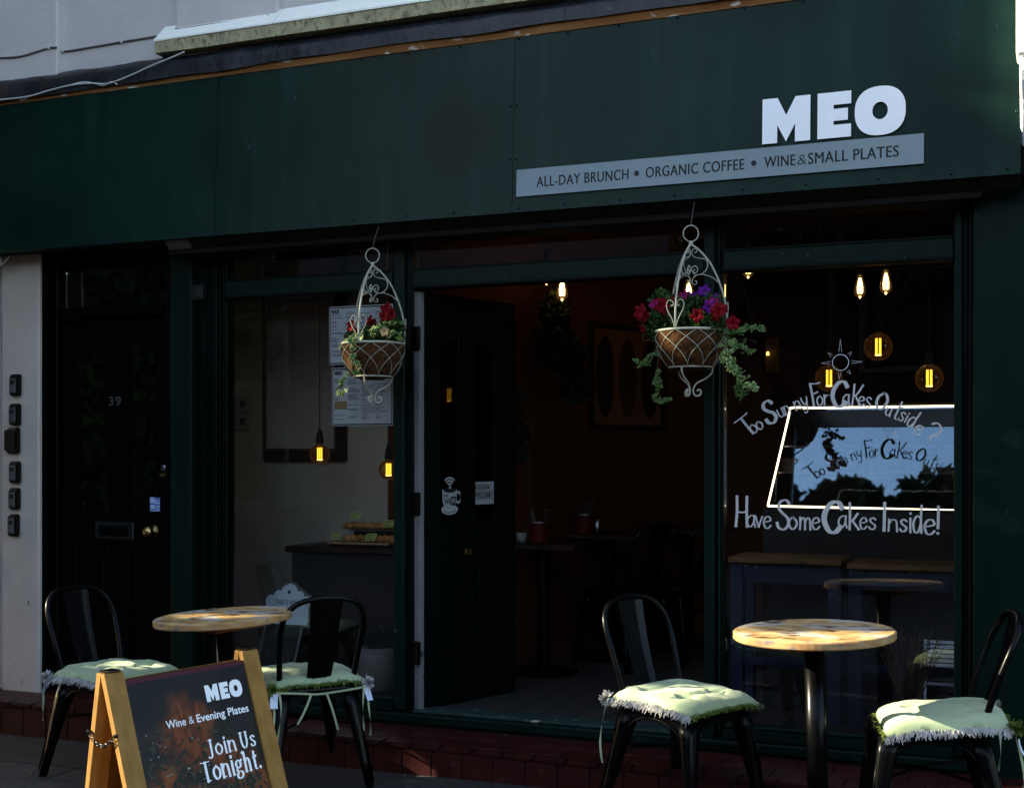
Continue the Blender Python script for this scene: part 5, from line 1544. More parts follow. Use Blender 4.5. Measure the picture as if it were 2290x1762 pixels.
# --- pendant lamps
def bulb_glass(name, tint, glow, s):
    """thin amber glass that is seen more strongly edge-on, where there is more of it, and is warmed by its filament"""
    m = bpy.data.materials.new(name); m.use_nodes = True
    N = m.node_tree.nodes; L = m.node_tree.links; N.remove(N['Principled BSDF'])
    t = N.new('ShaderNodeBsdfTransparent'); t.inputs[0].default_value = (*tint,1)
    em = N.new('ShaderNodeEmission'); em.inputs[0].default_value = (*glow,1); em.inputs[1].default_value = s  # glow put into the glass for scattered filament light
    gl = N.new('ShaderNodeBsdfGlossy'); gl.inputs['Roughness'].default_value = .03
    lw_ = N.new('ShaderNodeLayerWeight'); lw_.inputs[0].default_value = .13
    fr = N.new('ShaderNodeFresnel'); fr.inputs[0].default_value = 1.35
    a = N.new('ShaderNodeMixShader'); b_ = N.new('ShaderNodeMixShader')
    L.new(lw_.outputs['Facing'], a.inputs[0]); L.new(t.outputs[0], a.inputs[1]); L.new(em.outputs[0], a.inputs[2])
    L.new(fr.outputs[0], b_.inputs[0]); L.new(a.outputs[0], b_.inputs[1]); L.new(gl.outputs[0], b_.inputs[2])
    L.new(b_.outputs[0], N['Material Output'].inputs[0]); return m
M['amber'] = bulb_glass('amber bulb glass', (.97,.80,.52), (1.0,.36,.06), .030)
M['fil'] = emission('yellow filament', (1.0,.64,.06), .62)
M['filb'] = emission('bright filament foot', (1.0,.62,.20), 1.6)
M['fil2'] = emission('warm filament', (1.0,.66,.26), 4.0)
M['amber2'] = bulb_glass('warm bulb glass', (.98,.84,.60), (1.0,.45,.12), .09)
CEIL = 2.949
def globe(u, v, y, r, label, cordu=0.0):
    c = at(u, v, y)
    t = thing('pendant_lamp', label, 'pendant lamp', (c.x, c.y, c.z), group='amber globe pendant lamps')
    prof = [(.014,r*1.02),(.016,r*.98)]+[(r*math.sin(R(a)), r*math.cos(R(a))) for a in range(14,181,12)]
    obj('bulb', MB().lathe(prof, c, 28, cap=False), M['amber'], t, smooth=True)
    fm = MB()
    for k in range(6):
        a = 2*math.pi*k/6+.2
        fm.tube([c+Vector((.0125*math.cos(a),.0125*math.sin(a),-r*.55)), c+Vector((.0125*math.cos(a),.0125*math.sin(a),r*.62))], .0021, 5)
    fo = obj('filament', fm, M['fil'], t)
    obj('filament_base', MB().lathe([(0,-r*.62),(.015,-r*.60),(.0155,-r*.53),(0,-r*.52)], c, 14), M['filb'], t)
    obj('glass_stem', MB().tube([c+Vector((0,0,r*.62)), c+Vector((0,0,r*1.0))], .006, 8), M['amber'], t)
    obj('socket', MB().lathe([(0,r+.085),(.008,r+.08),(.014,r+.06),(.019,r+.05),(.019,r+.03),(.022,r+.025),(.022,r+.004),(.014,r-.004)], c, 16), M['cableb'], t, smooth=True)
    obj('cord', MB().tube([c+Vector((0,0,r+.085)), (c.x+cordu, c.y, CEIL)], .0035, 6), M['cableb'], t)
    return t
globe(715, 1015, .55, .056, 'amber globe pendant left of the menus in the left window')
globe(869, 1050, .55, .054, 'amber globe pendant half hidden by the green door post')
globe(1964, 776, 1.05, .070, 'upper globe pendant of the three in the right window')
globe(1854, 846, 1.05, .068, 'globe pendant beside the drawn sun in the right window')
globe(2078, 846, 1.05, .068, 'globe pendant at the right side of the right window')
def teardrop(u, v, y, label):
    c = at(u, v, y); r = .034
    t = thing('pendant_lamp', label, 'pendant lamp', (c.x, c.y, c.z), group='teardrop pendant lamps')
    prof = [(.010,.066),(.014,.060),(.018,.040),(.025,.010),(.031,-.015),(r*.97,-.032),(.030,-.048),(.020,-.060),(.008,-.066),(.003,-.072),(0,-.073)]
    obj('bulb', MB().lathe(prof, c, 20, cap=False), M['amber2'], t, smooth=True)
    fm = MB()
    for k in range(5):
        a = 2*math.pi*k/5
        fm.tube([c+Vector((.004*math.cos(a),.004*math.sin(a),.045)), c+Vector((.014*math.cos(a),.014*math.sin(a),-.005)), c+Vector((.013*math.cos(a),.013*math.sin(a),-.042))], .0032, 5)
    obj('filament', fm, M['fil2'], t)
    obj('socket', MB().lathe([(0,.14),(.008,.138),(.016,.12),(.017,.07),(.012,.062)], c, 14), M['cableb'], t, smooth=True)
    obj('cord', MB().tube([c+Vector((0,0,.138)), (c.x, c.y, CEIL)], .003, 6), M['cableb'], t)
teardrop(1257, 645, 1.35, 'glowing teardrop bulb hanging in the open doorway')
teardrop(1222, 609, 1.25, 'teardrop bulb whose tip shows under the doorway transom')
teardrop(1540, 650, 2.0, 'teardrop bulb shining behind the right hanging basket')
teardrop(1673, 596, 2.2, 'teardrop bulb half hidden behind the transom of the right window')
teardrop(1923, 640, 2.2, 'left of the two teardrop bulbs at the top of the right window')
teardrop(1981, 630, 1.9, 'right of the two teardrop bulbs at the top of the right window')

# --- left window display
vt = thing('extractor_vent', 'white slatted extractor vent at the top of the left window', 'vent', at(569,570,.06))
M['plast'] = mat('white plastic', (.22,.22,.22), .5)
obj('housing', dbox(534,604,546,584,.10,.16,.10), M['plast'], vt, bev=.008, seg=2)
for k in range(5):
    v0 = 549+5.6*k
    obj('slat', dbox(543,595,v0,v0+3.2,.092,.0995,.10), M['ink'], vt)
pf = thing('picture_frame', 'large dark frame with gilt slip on the beige wall', 'picture frame', at(668,850,.95))
M['gilt'] = mat('tarnished gilt', (.12,.065,.012), .4, metal=.6, col2=(.06,.035,.01), scale=30, stretch=(1,1,.3))
M['fdark'] = mat('dark frame moulding', (.012,.008,.006), .4, col2=(.02,.014,.01), scale=20)
fy0, fy1 = .93, .968
x0, x1 = X(565,fy0), X(771,fy0); z0, z1 = Z(668,1032,fy0), Z(668,560,fy0)
fw = .065
for (a,b,c,d) in ((x0,x0+fw,z0,z1),(x1-fw,x1,z0,z1),(x0+fw,x1-fw,z0,z0+fw),(x0+fw,x1-fw,z1-fw,z1)):
    obj('moulding', MB().box(a,b,fy0,fy1,c,d), M['fdark'], pf, bev=.010, seg=2)
gi = .012
for (a,b,c,d) in ((x0+fw,x0+fw+gi,z0+fw,z1-fw),(x1-fw-gi,x1-fw,z0+fw,z1-fw),(x0+fw+gi,x1-fw-gi,z0+fw,z0+fw+gi),(x0+fw+gi,x1-fw-gi,z1-fw-gi,z1-fw)):
    obj('gilt_slip', MB().box(a,b,fy0+.010,fy1,c,d), M['gilt'], pf)
obj('canvas', MB().box(x0+fw+gi,x1-fw-gi,fy0+.028,fy1,z0+fw+gi,z1-fw-gi), M['iwall'], pf)
for (v0, v1, lab) in ((885,922,'upper white socket box on the wall inside the left window'),(925,960,'lower white socket box on the wall inside the left window')):
    p = hit(528, (v0+v1)/2, (SWX,0,0), (1,0,0))
    q0 = hit(514, v1, (SWX,0,0), (1,0,0)); q1 = hit(546, v0, (SWX,0,0), (1,0,0))
    t = thing('socket_box', lab, 'socket', p, group='socket boxes inside the left window')
    obj('back_box', MB().box(SWX+.0005, SWX+.035, q0.y, q1.y, min(q0.z,q1.z), max(q0.z,q1.z)), M['plast'], t, bev=.004)
    obj('switch', MB().box(SWX+.0355, SWX+.040, (q0.y+q1.y)/2-.02, (q0.y+q1.y)/2+.02, p.z-.02, p.z+.02), M['ink'], t, bev=.001)
# menus on the glass
M['paper'] = mat('menu paper', (.58,.58,.60), .6, col2=(.53,.53,.55), scale=5)
M['type'] = mat('menu type', (.05,.05,.055), .6)
M['kraft'] = mat('kraft panel', (.30,.19,.09), .7)
for (ua, ub, va, vb, lab, lower) in ((736,878,683,814,'upper printed menu sheet taped inside the left window',False),(742,878,821,952,'lower printed menu sheet with a brown box on it',True)):
    my = .0315
    xa, xb = X(ua,my), X(ub,my); za, zb = Z(810,vb,my), Z(810,va,my)
    t = thing('menu_sheet', lab, 'menu', ((xa+xb)/2, my, za), group='menu sheets in the left window')
    # sheet hangs just inside the pane; print is on the street side
    obj('sheet', MB().box(xa, xb, my+.0016, my+.0022, za, zb), M['paper'], t)
    bdm = MB(); e = .006
    for (a,b,c,d) in ((xa+.004,xa+.004+e*.6,za+.004,zb-.004),(xb-.008,xb-.004,za+.004,zb-.004),(xa+.004,xb-.004,za+.004,za+.004+e),(xa+.004,xb-.004,zb-.004-e,zb-.004)):
        bdm.box(a,b,my+.0010,my+.0015,c,d)
    obj('border', bdm, M['ink'], t)
    lg = MB(); meo(lg, (xa+.016, my+.0012, zb-.036), (1,0,0), (0,0,1), (0,-.0004,0), .019, .040); obj('logo', lg, M['ink'], t)
    ln = MB(); rq = random.Random(5+lower)
    cols = 4; cw = (xb-xa-.03)/cols
    for c_ in range(cols):
        z = zb-.045-(.0 if c_ == 0 else -.012)
        while z > za+.028:
            if rq.random() < .78:
                wl = cw*(rq.uniform(.25,.9) if c_ != 1 else rq.uniform(.5,.95))
                if not (lower and ((c_ == 0 and za+.078 < z < za+.125) or (c_ == 2 and za+.05 < z < za+.10))):
                    ln.box(xa+.014+cw*c_, xa+.014+cw*c_+wl*.92, my+.0011, my+.0014, z, z+.0026)
                    if rq.random() < .5: ln.box(xa+.014+cw*(c_+.90), xa+.014+cw*(c_+.96), my+.0011, my+.0014, z, z+.0026)
            z -= .0062 if rq.random() < .82 else .014
    pr2 = obj('print_lines', ln, M['type'], t); pr2['kind'] = 'stuff'
    if lower:
        obj('brown_box', MB().box(xa+.014, xa+.014+cw*.92, my+.0009, my+.0015, za+.082, za+.122), M['kraft'], t)
        ln = MB()
        for i, s_ in enumerate(('Please check the','counter for daily','fresh cakes and','pastries.')):
            put_text(ln, s_, (xa+.014+cw*2.0, my+.0011, za+.088-.011*i), (1,0,0), (0,0,1), cw*(.95 if i < 3 else .5), .0065, 1, .02, .2)
        obj('note', ln, M['ink'], t)
# counter with pastries
ct = thing('window_counter', 'dark wooden counter behind the left window', 'counter', (X(760,.62), .62, FZ))
cz = Z(760,1222,.55)
obj('worktop', MB().box(X(636,.50), X(960,.50), .50, .90, cz-.035, cz), M['dwood'], ct, bev=.006)
obj('carcass', MB().box(X(646,.50), X(950,.50), .53, .90, FZ, cz-.036), M['idark'], ct)
ty = thing('pastry_tray', 'wooden stand of glazed pastries with green price cards', 'pastry stand', (X(810,.58), .58, cz))
obj('lower_board', MB().box(X(730,.56), X(870,.56), .56, .72, cz+.012, cz+.024), mat('pale board', (.25,.16,.09), .6), ty, bev=.002)
obj('upper_board', MB().box(X(770,.66), X(900,.66), .725, .86, cz+.075, cz+.085), mat('slate tray', (.05,.045,.05), .5), ty, bev=.002)
for xx_ in (735, 860):
    obj('foot', MB().box(X(xx_,.56), X(xx_+6,.56), .57, .70, cz+.0005, cz+.0115), M['dwood'], ty)
obj('riser', MB().box(X(775,.66), X(895,.66), .74, .85, cz+.0005, cz+.0745), M['idark'], ty)
M['pastry'] = mat('glazed pastry', (.26,.10,.025), .3, col2=(.42,.20,.06), scale=18, bump=.6, bscale=30)
rq = random.Random(4)
for k in range(16):
    row = k % 2
    u = 778+ (k//2)*14; y = (.62 if row == 0 else .78)+rq.uniform(-.02,.02)
    zc = cz+(.024 if row == 0 else .085)
    mb = MB(); a = rq.uniform(-.5,.5)
    for q in range(5):
        f = (q-2)/2
        rr_ = .022*(1-.35*f*f)
        c = Vector((X(u,y)+.026*f*math.cos(a), y+.026*f*math.sin(a), zc+rr_*.85))
        mb.lathe([(0,-rr_),(rr_*.7,-rr_*.7),(rr_,0),(rr_*.7,rr_*.7),(0,rr_)], c, 10)
    solo('pastry', mb, M['pastry'], ('%s pastry from the left in the %s row of the window stand' % (('first','second','third','fourth','fifth','sixth','seventh','eighth')[k//2], ('front','back')[row])), 'pastry', 'pastries on the window stand', smooth=True)
M['card'] = mat('lime price card', (.30,.36,.10), .6)
for i, (u, v, y, lab) in enumerate(((750,1197,.57,'lime price card at the left of the lower board'),(828,1201,.57,'lime price card at the right of the lower board'),(794,1153,.735,'lime price card behind the upper pastries'),(868,1171,.735,'lime price card next to the green door post'))):
    p = at(u, v, y); t = thing('price_card', lab, 'price card', (p.x, y, p.z-.03), group='price cards on the pastry stand')
    wv = .036; hv = .040
    obj('card', MB().obox((p.x-wv,y,p.z-hv*.5), (wv*1.7,0,0), (0,.0008,0), (.012,.012,hv)), M['card'], t)
    pr2 = MB()
    for q in range(3): pr2.obox((p.x-wv*.75+.006*q*.3+.003*(q), y-.0002+.0035*(q+.5)*.9, p.z-hv*.5+.008+.011*q), (wv*(1.2 if q != 1 else .5),0,0), (0,-.0006,0), (.001,.001,.004))
    obj('print', pr2, M['ink'], t)
# chalkboard sign
cbk = thing('chalkboard_sign', 'white scalloped tag on a chalkboard reading Cakes Bakes', 'chalkboard', at(612,1510,.20))
by = .20
def bpt(u, v, d=0): 
    p = at(u, v, by); return Vector((p.x, by-d+.25*(p.z-.25), p.z))
q0, q1 = bpt(566,1512), bpt(655,1393)
sx_ = (q1.x-q0.x); lean = Vector((.03,.25*(q1.z-q0.z),q1.z-q0.z))
obj('slate', MB().obox(q0+Vector((.018,-.002,.018)), (sx_-.04,0,0), (0,.012,0), lean*.88), M['ink'], cbk)
M['gwood'] = mat('grey wood', (.13,.125,.12), .7, col2=(.17,.165,.16), scale=8, stretch=(1,1,6))
lu = lean.normalized()
for (o_, a, b) in ((q0,(.016,0,0),lean),(q0+Vector((sx_-.022,0,0)),(.016,0,0),lean),(q0+lu*.0005+Vector((.0165,0,0)),(sx_-.039,0,0),lu*.016),(q0+lean*.94+Vector((.0165,0,0)),(sx_-.039,0,0),lu*.018)):
    obj('board_frame', MB().obox(o_-Vector((0,.005,0)), a, (0,.016,0), b), M['gwood'], cbk)
# scalloped tag
p0 = bpt(573,1396); wv = X(672,by)-X(573,by); hv = Z(600,1313,by)-p0.z
def tagshape(g):
    pts = [(-g,-g),(wv+g,-g),(wv*.97+g,hv*.55)]
    def arc(cx_, cz_, r, a0, a1, n=7): return [(cx_*wv+(r*wv+g)*math.cos(R(a0+(a1-a0)*k/n)), cz_*hv+(r*wv+g)*math.sin(R(a0+(a1-a0)*k/n))) for k in range(n+1)]
    pts += arc(.90,.60,.11,-30,110)+arc(.74,.74,.10,-20,120)+arc(.50,.78,.20,10,170)+arc(.26,.74,.10,60,200)+arc(.10,.60,.11,70,210)
    return pts
tgm = obj('tag_backing', MB().prism(tagshape(.012), p0+Vector((0,.002,0))-Vector((0,.004,0)), (1,0,0), (0,.25,1), (0,.004,0)), M['gwood'], cbk)
obj('tag', MB().prism(tagshape(0), p0-Vector((0,.007,0)), (1,0,0), (0,.25,1), (0,.003,0)), mat('pale blue board', (.60,.68,.74), .6), cbk)
tt = MB(); up_ = Vector((0,.25,1)).normalized()
put_text(tt, 'THIS IS HOW', p0+Vector((wv*.22,-.0078,0))+up_*hv*.52, (1,0,0), up_, wv*.56, hv*.13, 1, .01)
put_text(tt, 'OUR', p0+Vector((wv*.50,-.0078,0))+up_*hv*.36, (1,0,0), up_, wv*.14, hv*.10, 1, .01)
tt.prism([(wv*.5+wv*.035*math.cos(t*math.pi/6), hv*.84+wv*.035*math.sin(t*math.pi/6)) for t in range(12)], p0-Vector((0,.0078,0)), (1,0,0), (0,.25,1), (0,-.0003,0))
obj('tag_lettering', tt, M['ink'], cbk)
tt = MB(); M['chalk'] = mat('chalk', (.42,.42,.42), .9)
for s_, f, sc, dx in (('Cakes',.62,.20,.08),('Bakes',.33,.19,.16),('ice',.06,.18,.36)):
    x = q0.x+.018+dx*sx_
    for ch in s_:
        w_ = sx_*(.16 if ch not in 'i' else .08)*(1.25 if ch in 'CB' else .85)
        gh = lean.length*sc*(1.0 if ch in 'CBk' else (.62 if ch not in 'i' else .8))
        draw_glyph(tt, ch, q0+Vector((x-q0.x,-.0035,0))+lean*(f+.04), (1,0,0), lu, w_*.85, gh, .0036, .0022)
        x += w_*1.05
obj('chalk_lettering', tt, M['chalk'], cbk)
# white planter and dry twigs
pt = thing('white_planter', 'white ceramic planter standing inside the left window', 'planter', (X(845,.25), .27, .24))
pc = (X(848,.27), .27, .232)
obj('pot', MB().lathe([(0,.0),(.085,.0),(.10,.02),(.112,.09),(.112,.16),(.098,.225),(.092,.225),(.10,.16),(0,.15)], pc, 36), mat('white ceramic', (.16,.155,.145), .4, col2=(.13,.125,.118), scale=6), pt, smooth=True)
foliage(pt, [((pc[0],pc[1],pc[2]+.26),(.06,.06,.05))], 120, rn, (.03,.05), 'dark_leaves', mat('dark houseplant leaf', (.012,.022,.010), .5))
M['twig'] = mat('dry twig', (.06,.038,.03), .8, col2=(.10,.07,.05))
def twigs(t, base, n, h, spread, rq, seeds=True):
    for k in range(n):
        a = rq.uniform(0,6.28); r = rq.random()**.5*spread
        L_ = h*rq.uniform(.7,1.05)
        e = Vector(base)+Vector((r*math.cos(a), r*math.sin(a)*.5, L_)); b = Vector(base)+Vector((r*.12*math.cos(a), r*.1*math.sin(a), 0))
        mid = b.lerp(e,.55)+Vector((rq.uniform(-.01,.01),0,0))
        tw = MB().tube([b,mid,e], [.0016,.0013,.0008], 4)
        if seeds:
            for q in range(9):
                f = .62+.38*q/9; p = mid.lerp(e,(f-.55)/.45); tw.lathe([(0,-.006),(.0035,0),(0,.006)], p+Vector((rq.uniform(-.004,.004),rq.uniform(-.004,.004),0)), 4)
        obj('stem', tw, M['twig'], t)
tb = thing('dried_twigs', 'brown dried twigs standing in the left window', 'dried plant', (X(725,.32), .32, .24))
obj('vase', MB().lathe([(0,0),(.04,0),(.055,.06),(.035,.12),(.03,.12),(.045,.06),(0,.02)], (X(725,.32),.32,.232), 20), M['idark'], tb, smooth=True)
twigs(tb, (X(725,.32),.32,.30), 40, .42, .15, random.Random(2), False)
# --- doorway interior: wall picture, dark hanging plant, plant behind door, tables with cutlery tins
pa = thing('wall_picture', 'framed print of dark oval shapes on the orange wall', 'picture', hit(1398,840,WO,WN))
def wq(u, v, d=0.0): return hit(u, v, WO, WN)+WN*d
a0 = wq(1315,960); a1 = wq(1482,952); hz = wq(1315,718).z-a0.z; wl = (a1-a0).dot(WD)
M['prn'] = mat('print paper', (.11,.052,.028), .8)
obj('sheet', MB().obox(a0+WN*.004, WD*wl, WN*.006, (0,0,hz)), M['prn'], pa)
for (o_, a, b) in ((a0,WD*.035,Vector((0,0,hz))),(a0+WD*(wl-.035),WD*.035,Vector((0,0,hz))),(a0+WD*.0355,WD*(wl-.071),Vector((0,0,.035))),(a0+WD*.0355+Vector((0,0,hz-.035)),WD*(wl-.071),Vector((0,0,.035)))):
    obj('frame_bar', MB().obox(o_+WN*.002, a, WN*.022, b), M['fdark'], pa)
for k, f in enumerate((.2,.5,.8)):
    mb = MB().prism([(wl*f+wl*.12*math.cos(t*math.pi/16), hz*.5+hz*.38*math.sin(t*math.pi/16)) for t in range(32)], a0+WN*.0104, WD, (0,0,1), WN*.001)
    obj('oval', mb, mat('oval print', (.035,.014,.009), .8) if k == 1 else M['fdark'], pa)
    if k != 1: pass
hp = thing('hanging_plant', 'dark trailing plant hanging inside the doorway', 'plant', at(1255,760,1.45))
M['dleaf'] = mat('dim leaf', (.010,.014,.008), .6, col2=(.016,.022,.012), scale=12)
c1 = at(1240,710,1.45); c2 = at(1262,790,1.45); c3 = at(1285,860,1.48); c4 = at(1228,770,1.4)
foliage(hp, [(c1,(.07,.06,.13)),(c2,(.12,.08,.12)),(c3,(.08,.07,.10)),(c4,(.07,.06,.14))], 1600, random.Random(8), (.03,.055), 'foliage', M['dleaf'])
obj('cord', MB().tube([at(1232,650,1.45), (at(1232,650,1.45).x, 1.45, CEIL)], .004, 5), M['cableb'], hp)
fp = thing('pot_plant', 'tall leafy plant standing behind the open door', 'plant', (at(1110,900,1.05).x, 1.05, FZ))
fb = at(1105,1300,1.05); fb.z = FZ
obj('pot', MB().lathe([(0,0),(.10,0),(.13,.22),(.12,.22),(.09,.02),(0,.02)], fb, 20), M['idark'], fp, smooth=True)
rq = random.Random(6)
stm = MB(); lv = []
for k in range(7):
    top = at(1070+rq.uniform(0,95), rq.uniform(800,1060), 1.05+rq.uniform(-.08,.08))
    stm.tube(cr([fb+Vector((0,0,.2)), fb.lerp(top,.5)+Vector((rq.uniform(-.04,.04),0,.1)), top], 5), .005, 5)
    lv.append(top)
obj('stems', stm, M['dwood'], fp)
foliage(fp, [(p,(.05,.05,.08)) for p in lv], 330, rq, (.05,.085), 'leaves', M['dleaf'])
chair0 = CH['A']
def inner_table(u, v, y, lab, r=.26):
    c = at(u, v, y); t = thing('cafe_table', lab, 'table', (c.x, y, FZ), group='tables inside the cafe')
    h = c.z-FZ
    obj('top', MB().box(c.x-r, c.x+r, y-r*.8, y+r*.8, FZ+h-.03, FZ+h), M['dwood'], t, bev=.004)
    obj('post', MB().lathe([(.035,.02),(.035,h-.031)], (c.x,y,FZ), 14), M['chair'], t)
    obj('foot', MB().lathe([(.20,0),(.20,.012),(.04,.03)], (c.x,y,FZ), 20), M['chair'], t)
    return c
M['tin'] = mat('red tin', (.06,.005,.005), .35, col2=(.08,.007,.006), scale=6)
def tin(u, y, z, lab, lettering=True):
    x = X(u, y); t = thing('cutlery_tin', lab, 'tin', (x, y, z), group='cutlery tins')
    obj('can', MB().lathe([(0,.001),(.048,.001),(.050,.006),(.048,.010),(.048,.118),(.050,.122),(.047,.122),(.047,.012),(0,.012)], (x,y,z), 28), M['tin'], t, smooth=False)
    obj('band', MB().lathe([(.0505,.112),(.0505,.120)], (x,y,z), 28, cap=False), M['steel'], t)
    rr_ = random.Random(int(u))
    for k in range(9):
        a = rr_.uniform(0,6.28); b = Vector((x+.02*math.cos(a), y+.02*math.sin(a), z+.03)); e = b+Vector((.035*math.cos(a), .03*math.sin(a), rr_.uniform(.12,.16)))
        obj('cutlery', MB().tube([b,e,e+Vector((0,0,.02))], [.003,.003,.006], 5), M['steel'], t)
c = inner_table(1215, 1212, 1.30, 'small wooden table just inside the open door')
tin(1205, 1.25, c.z, 'red cutlery tin on the table nearest the open door')
cup = solo('cup', MB().lathe([(0,.001),(.026,.001),(.032,.055),(.029,.055),(.024,.008),(0,.008)], (X(1166,1.22),1.22,c.z), 24), mat('white china', (.25,.25,.25), .3), 'small white cup on the table by the open door', 'cup', smooth=True)
c = inner_table(1360, 1192, 1.95, 'wooden table farther inside the doorway', .22)
tin(1308, 1.85, c.z, 'darker red cutlery tin on the farther table')
shk = solo('salt_shaker', MB().lathe([(0,.001),(.020,.001),(.022,.05),(.016,.065),(.018,.085),(0,.09)], (X(1336,1.85),1.85,c.z), 16), M['steel'], 'steel salt shaker beside the farther cutlery tin', 'shaker', smooth=True)
c = inner_table(1540, 1180, 2.7, 'wooden table at the back of the doorway view')
for (u, y, rz, lab) in ((1400,1.75,150,'black chair silhouette before the farther inside table'),(1505,2.25,160,'black chair silhouette at the back inside table')):
    o_ = copy_tree(chair0); o_.matrix_basis = Matrix.Translation((X(u,y), y, FZ)) @ Matrix.Rotation(R(rz), 4, 'Z'); tag(o_, lab, 'chair', 'chairs inside the cafe')
# --- right window: high tables, cake case
M['blue'] = over(mat('scuffed navy paint', (.006,.010,.026), .5, col2=(.009,.014,.034), scale=6), (.10,.10,.11), 24, .67,.70,(1,1,.5))
M['oak'] = over(mat('worn oak edge', (.10,.05,.022), .5, col2=(.16,.085,.04), scale=10, stretch=(1,8,8)), (.04,.02,.01), 12, .6,.7,(1,5,5))
for (ua, ub, v, lab) in ((1628,1882,1248,'left high navy table with oak top behind the right window'),(1893,2330,1262,'right high navy table with oak top behind the right window')):
    y = .42; xa, xb = X(ua,y), X(ub,y); zt = Z((ua+min(ub,2100))/2, v, y)
    t = thing('high_table', lab, 'table', ((xa+xb)/2, y+.25, FZ), group='high tables in the right window')
    obj('top', MB().box(xa, xb, y, y+.33, zt-.028, zt), M['oak'], t, bev=.004)
    obj('apron', MB().box(xa+.03, xb-.03, y+.03, y+.05, zt-.12, zt-.029), M['blue'], t)
    for xl in (xa+.005, xb-.065):
        for yl in (y+.02, y+.26): obj('leg', MB().box(xl, xl+.06, yl, yl+.06, FZ, zt-.0285), M['blue'], t, bev=.003)
    obj('foot_rail', MB().box(xa+.06, xb-.06, y+.035, y+.06, FZ+.25, FZ+.29), M['blue'], t)
case = thing('cake_display', 'lit glass cake display case behind the right window', 'display case', (X(1950,1.2), 1.2, FZ))
M['led'] = emission('warm led strip', (1.0,.76,.46), 1.1)
yb_, yt_ = .80, .866
bl = at(1717,1131,yb_); br = at(2330,1147,yb_); br.z = bl.z-.012
tl = at(1768,913,yt_); trr = at(2330,913,yt_); trr.z = tl.z
def strip(a, b, r=.0048): return MB().tube([a, b], r, 8)
obj('led_strip', MB().tube(cr([bl, bl.lerp(tl,.9), tl, tl+Vector((.10,0,.0))], 6), .0048, 8), M['led'], case, smooth=True)
obj('led_strip', strip(tl+Vector((.10,0,0)), trr), M['led'], case)
obj('led_strip', strip(bl, br), M['led'], case)
m_ = glass('display case glass', (.55,.58,.62), 1.5, 6.5)
m_ = bpy.data.materials.new('sky-tinted display glass'); m_.use_nodes = True
N = m_.node_tree.nodes; L = m_.node_tree.links; N.remove(N['Principled BSDF'])
t_ = N.new('ShaderNodeBsdfTransparent'); t_.inputs[0].default_value = (.5,.5,.5,1); g_ = N.new('ShaderNodeBsdfGlossy'); g_.inputs['Roughness'].default_value = .015; g_.inputs[0].default_value = (.50,.70,1,1)  # blue put into the gloss colour to deepen the mirrored sky
mx = N.new('ShaderNodeMixShader'); mx.inputs[0].default_value = .19
L.new(t_.outputs[0], mx.inputs[1]); L.new(g_.outputs[0], mx.inputs[2]); L.new(mx.outputs[0], N['Material Output'].inputs[0])
ins = .008
fg = MB(); nseg = 14        # pane leaning back slightly
for i in range(nseg+1):
    f = i/nseg; dy = (yt_-yb_)*f
    pL_ = bl.lerp(tl, f); pR_ = br.lerp(trr, f)
    fg.v += [(pL_.x+ins, yb_+dy, pL_.z), (pR_.x, yb_+dy, pR_.z)]
fg.f = [(2*i,2*i+1,2*i+3,2*i+2) for i in range(nseg)]
obj('front_glass', fg, m_, case, smooth=True)
hd0, hd1 = bl.lerp(tl, .80), br.lerp(trr, .80)
obj('header_panel', MB().add([hd0+Vector((.012,-.004,0)), hd1+Vector((0,-.004,0)), trr+Vector((0,-.004,-.012)), tl+Vector((.012,-.004,-.012)), hd0+Vector((.012,.004,0)), hd1+Vector((0,.004,0)), trr+Vector((0,.004,-.012)), tl+Vector((.012,.004,-.012))], [(0,3,2,1),(4,5,6,7),(0,1,5,4),(1,2,6,5),(2,3,7,6),(3,0,4,7)]), mat('black gloss header', (.002,.002,.002), .12), case)
obj('shelf', MB().box(bl.x+.04, br.x, yb_+.06, yb_+.4, bl.z+.16, bl.z+.168), M['steel'], case)
obj('shelf', MB().box(bl.x+.04, br.x, yb_+.10, yb_+.4, bl.z+.29, bl.z+.298), M['steel'], case)
obj('case_back', MB().box(bl.x+.02, br.x, yb_+.55, yb_+.57, bl.z, tl.z), M['idark'], case)
obj('case_lid', MB().add([tl+Vector((0,.01,.006)), trr+Vector((0,.01,.006)), trr+Vector((0,.4,.006)), tl+Vector((0,.4,.006)), tl+Vector((0,.01,.018)), trr+Vector((0,.01,.018)), trr+Vector((0,.4,.018)), tl+Vector((0,.4,.018))], [(0,3,2,1),(4,5,6,7),(0,1,5,4),(1,2,6,5),(2,3,7,6),(3,0,4,7)]), M['idark'], case)
obj('side_glass', MB().add([bl+Vector((0,.01,0)), tl+Vector((0,.01,0)), tl+Vector((0,.4,0)), bl+Vector((0,.56,0))], [(0,1,2,3)]), M['glass'], case)
obj('base_cabinet', MB().box(bl.x-.02, br.x, yb_-.01, yb_+.56, FZ, bl.z-.008), mat('grey cabinet', (.010,.0095,.0095), .6, col2=(.014,.013,.013), scale=4), case)
obj('grille', MB().box(bl.x+.06, br.x, yb_-.016, yb_-.011, bl.z-.11, bl.z-.03), M['ink'], case)
# cakes inside
for k in range(6):
    x = bl.x+.10+.21*k; 
    mb = MB().lathe([(0,0),(.075,0),(.078,.005),(.078,.055),(.07,.065),(0,.068)], (x, yb_+.25, bl.z+.169), 24)
    solo('cake', mb, mat('iced cake', (.16,.09,.05), .6, col2=(.22,.14,.09), scale=15), '%s round cake from the left in the lit display case' % ('first','second','third','fourth','fifth','sixth')[k], 'cake', 'cakes in the display case', smooth=False)
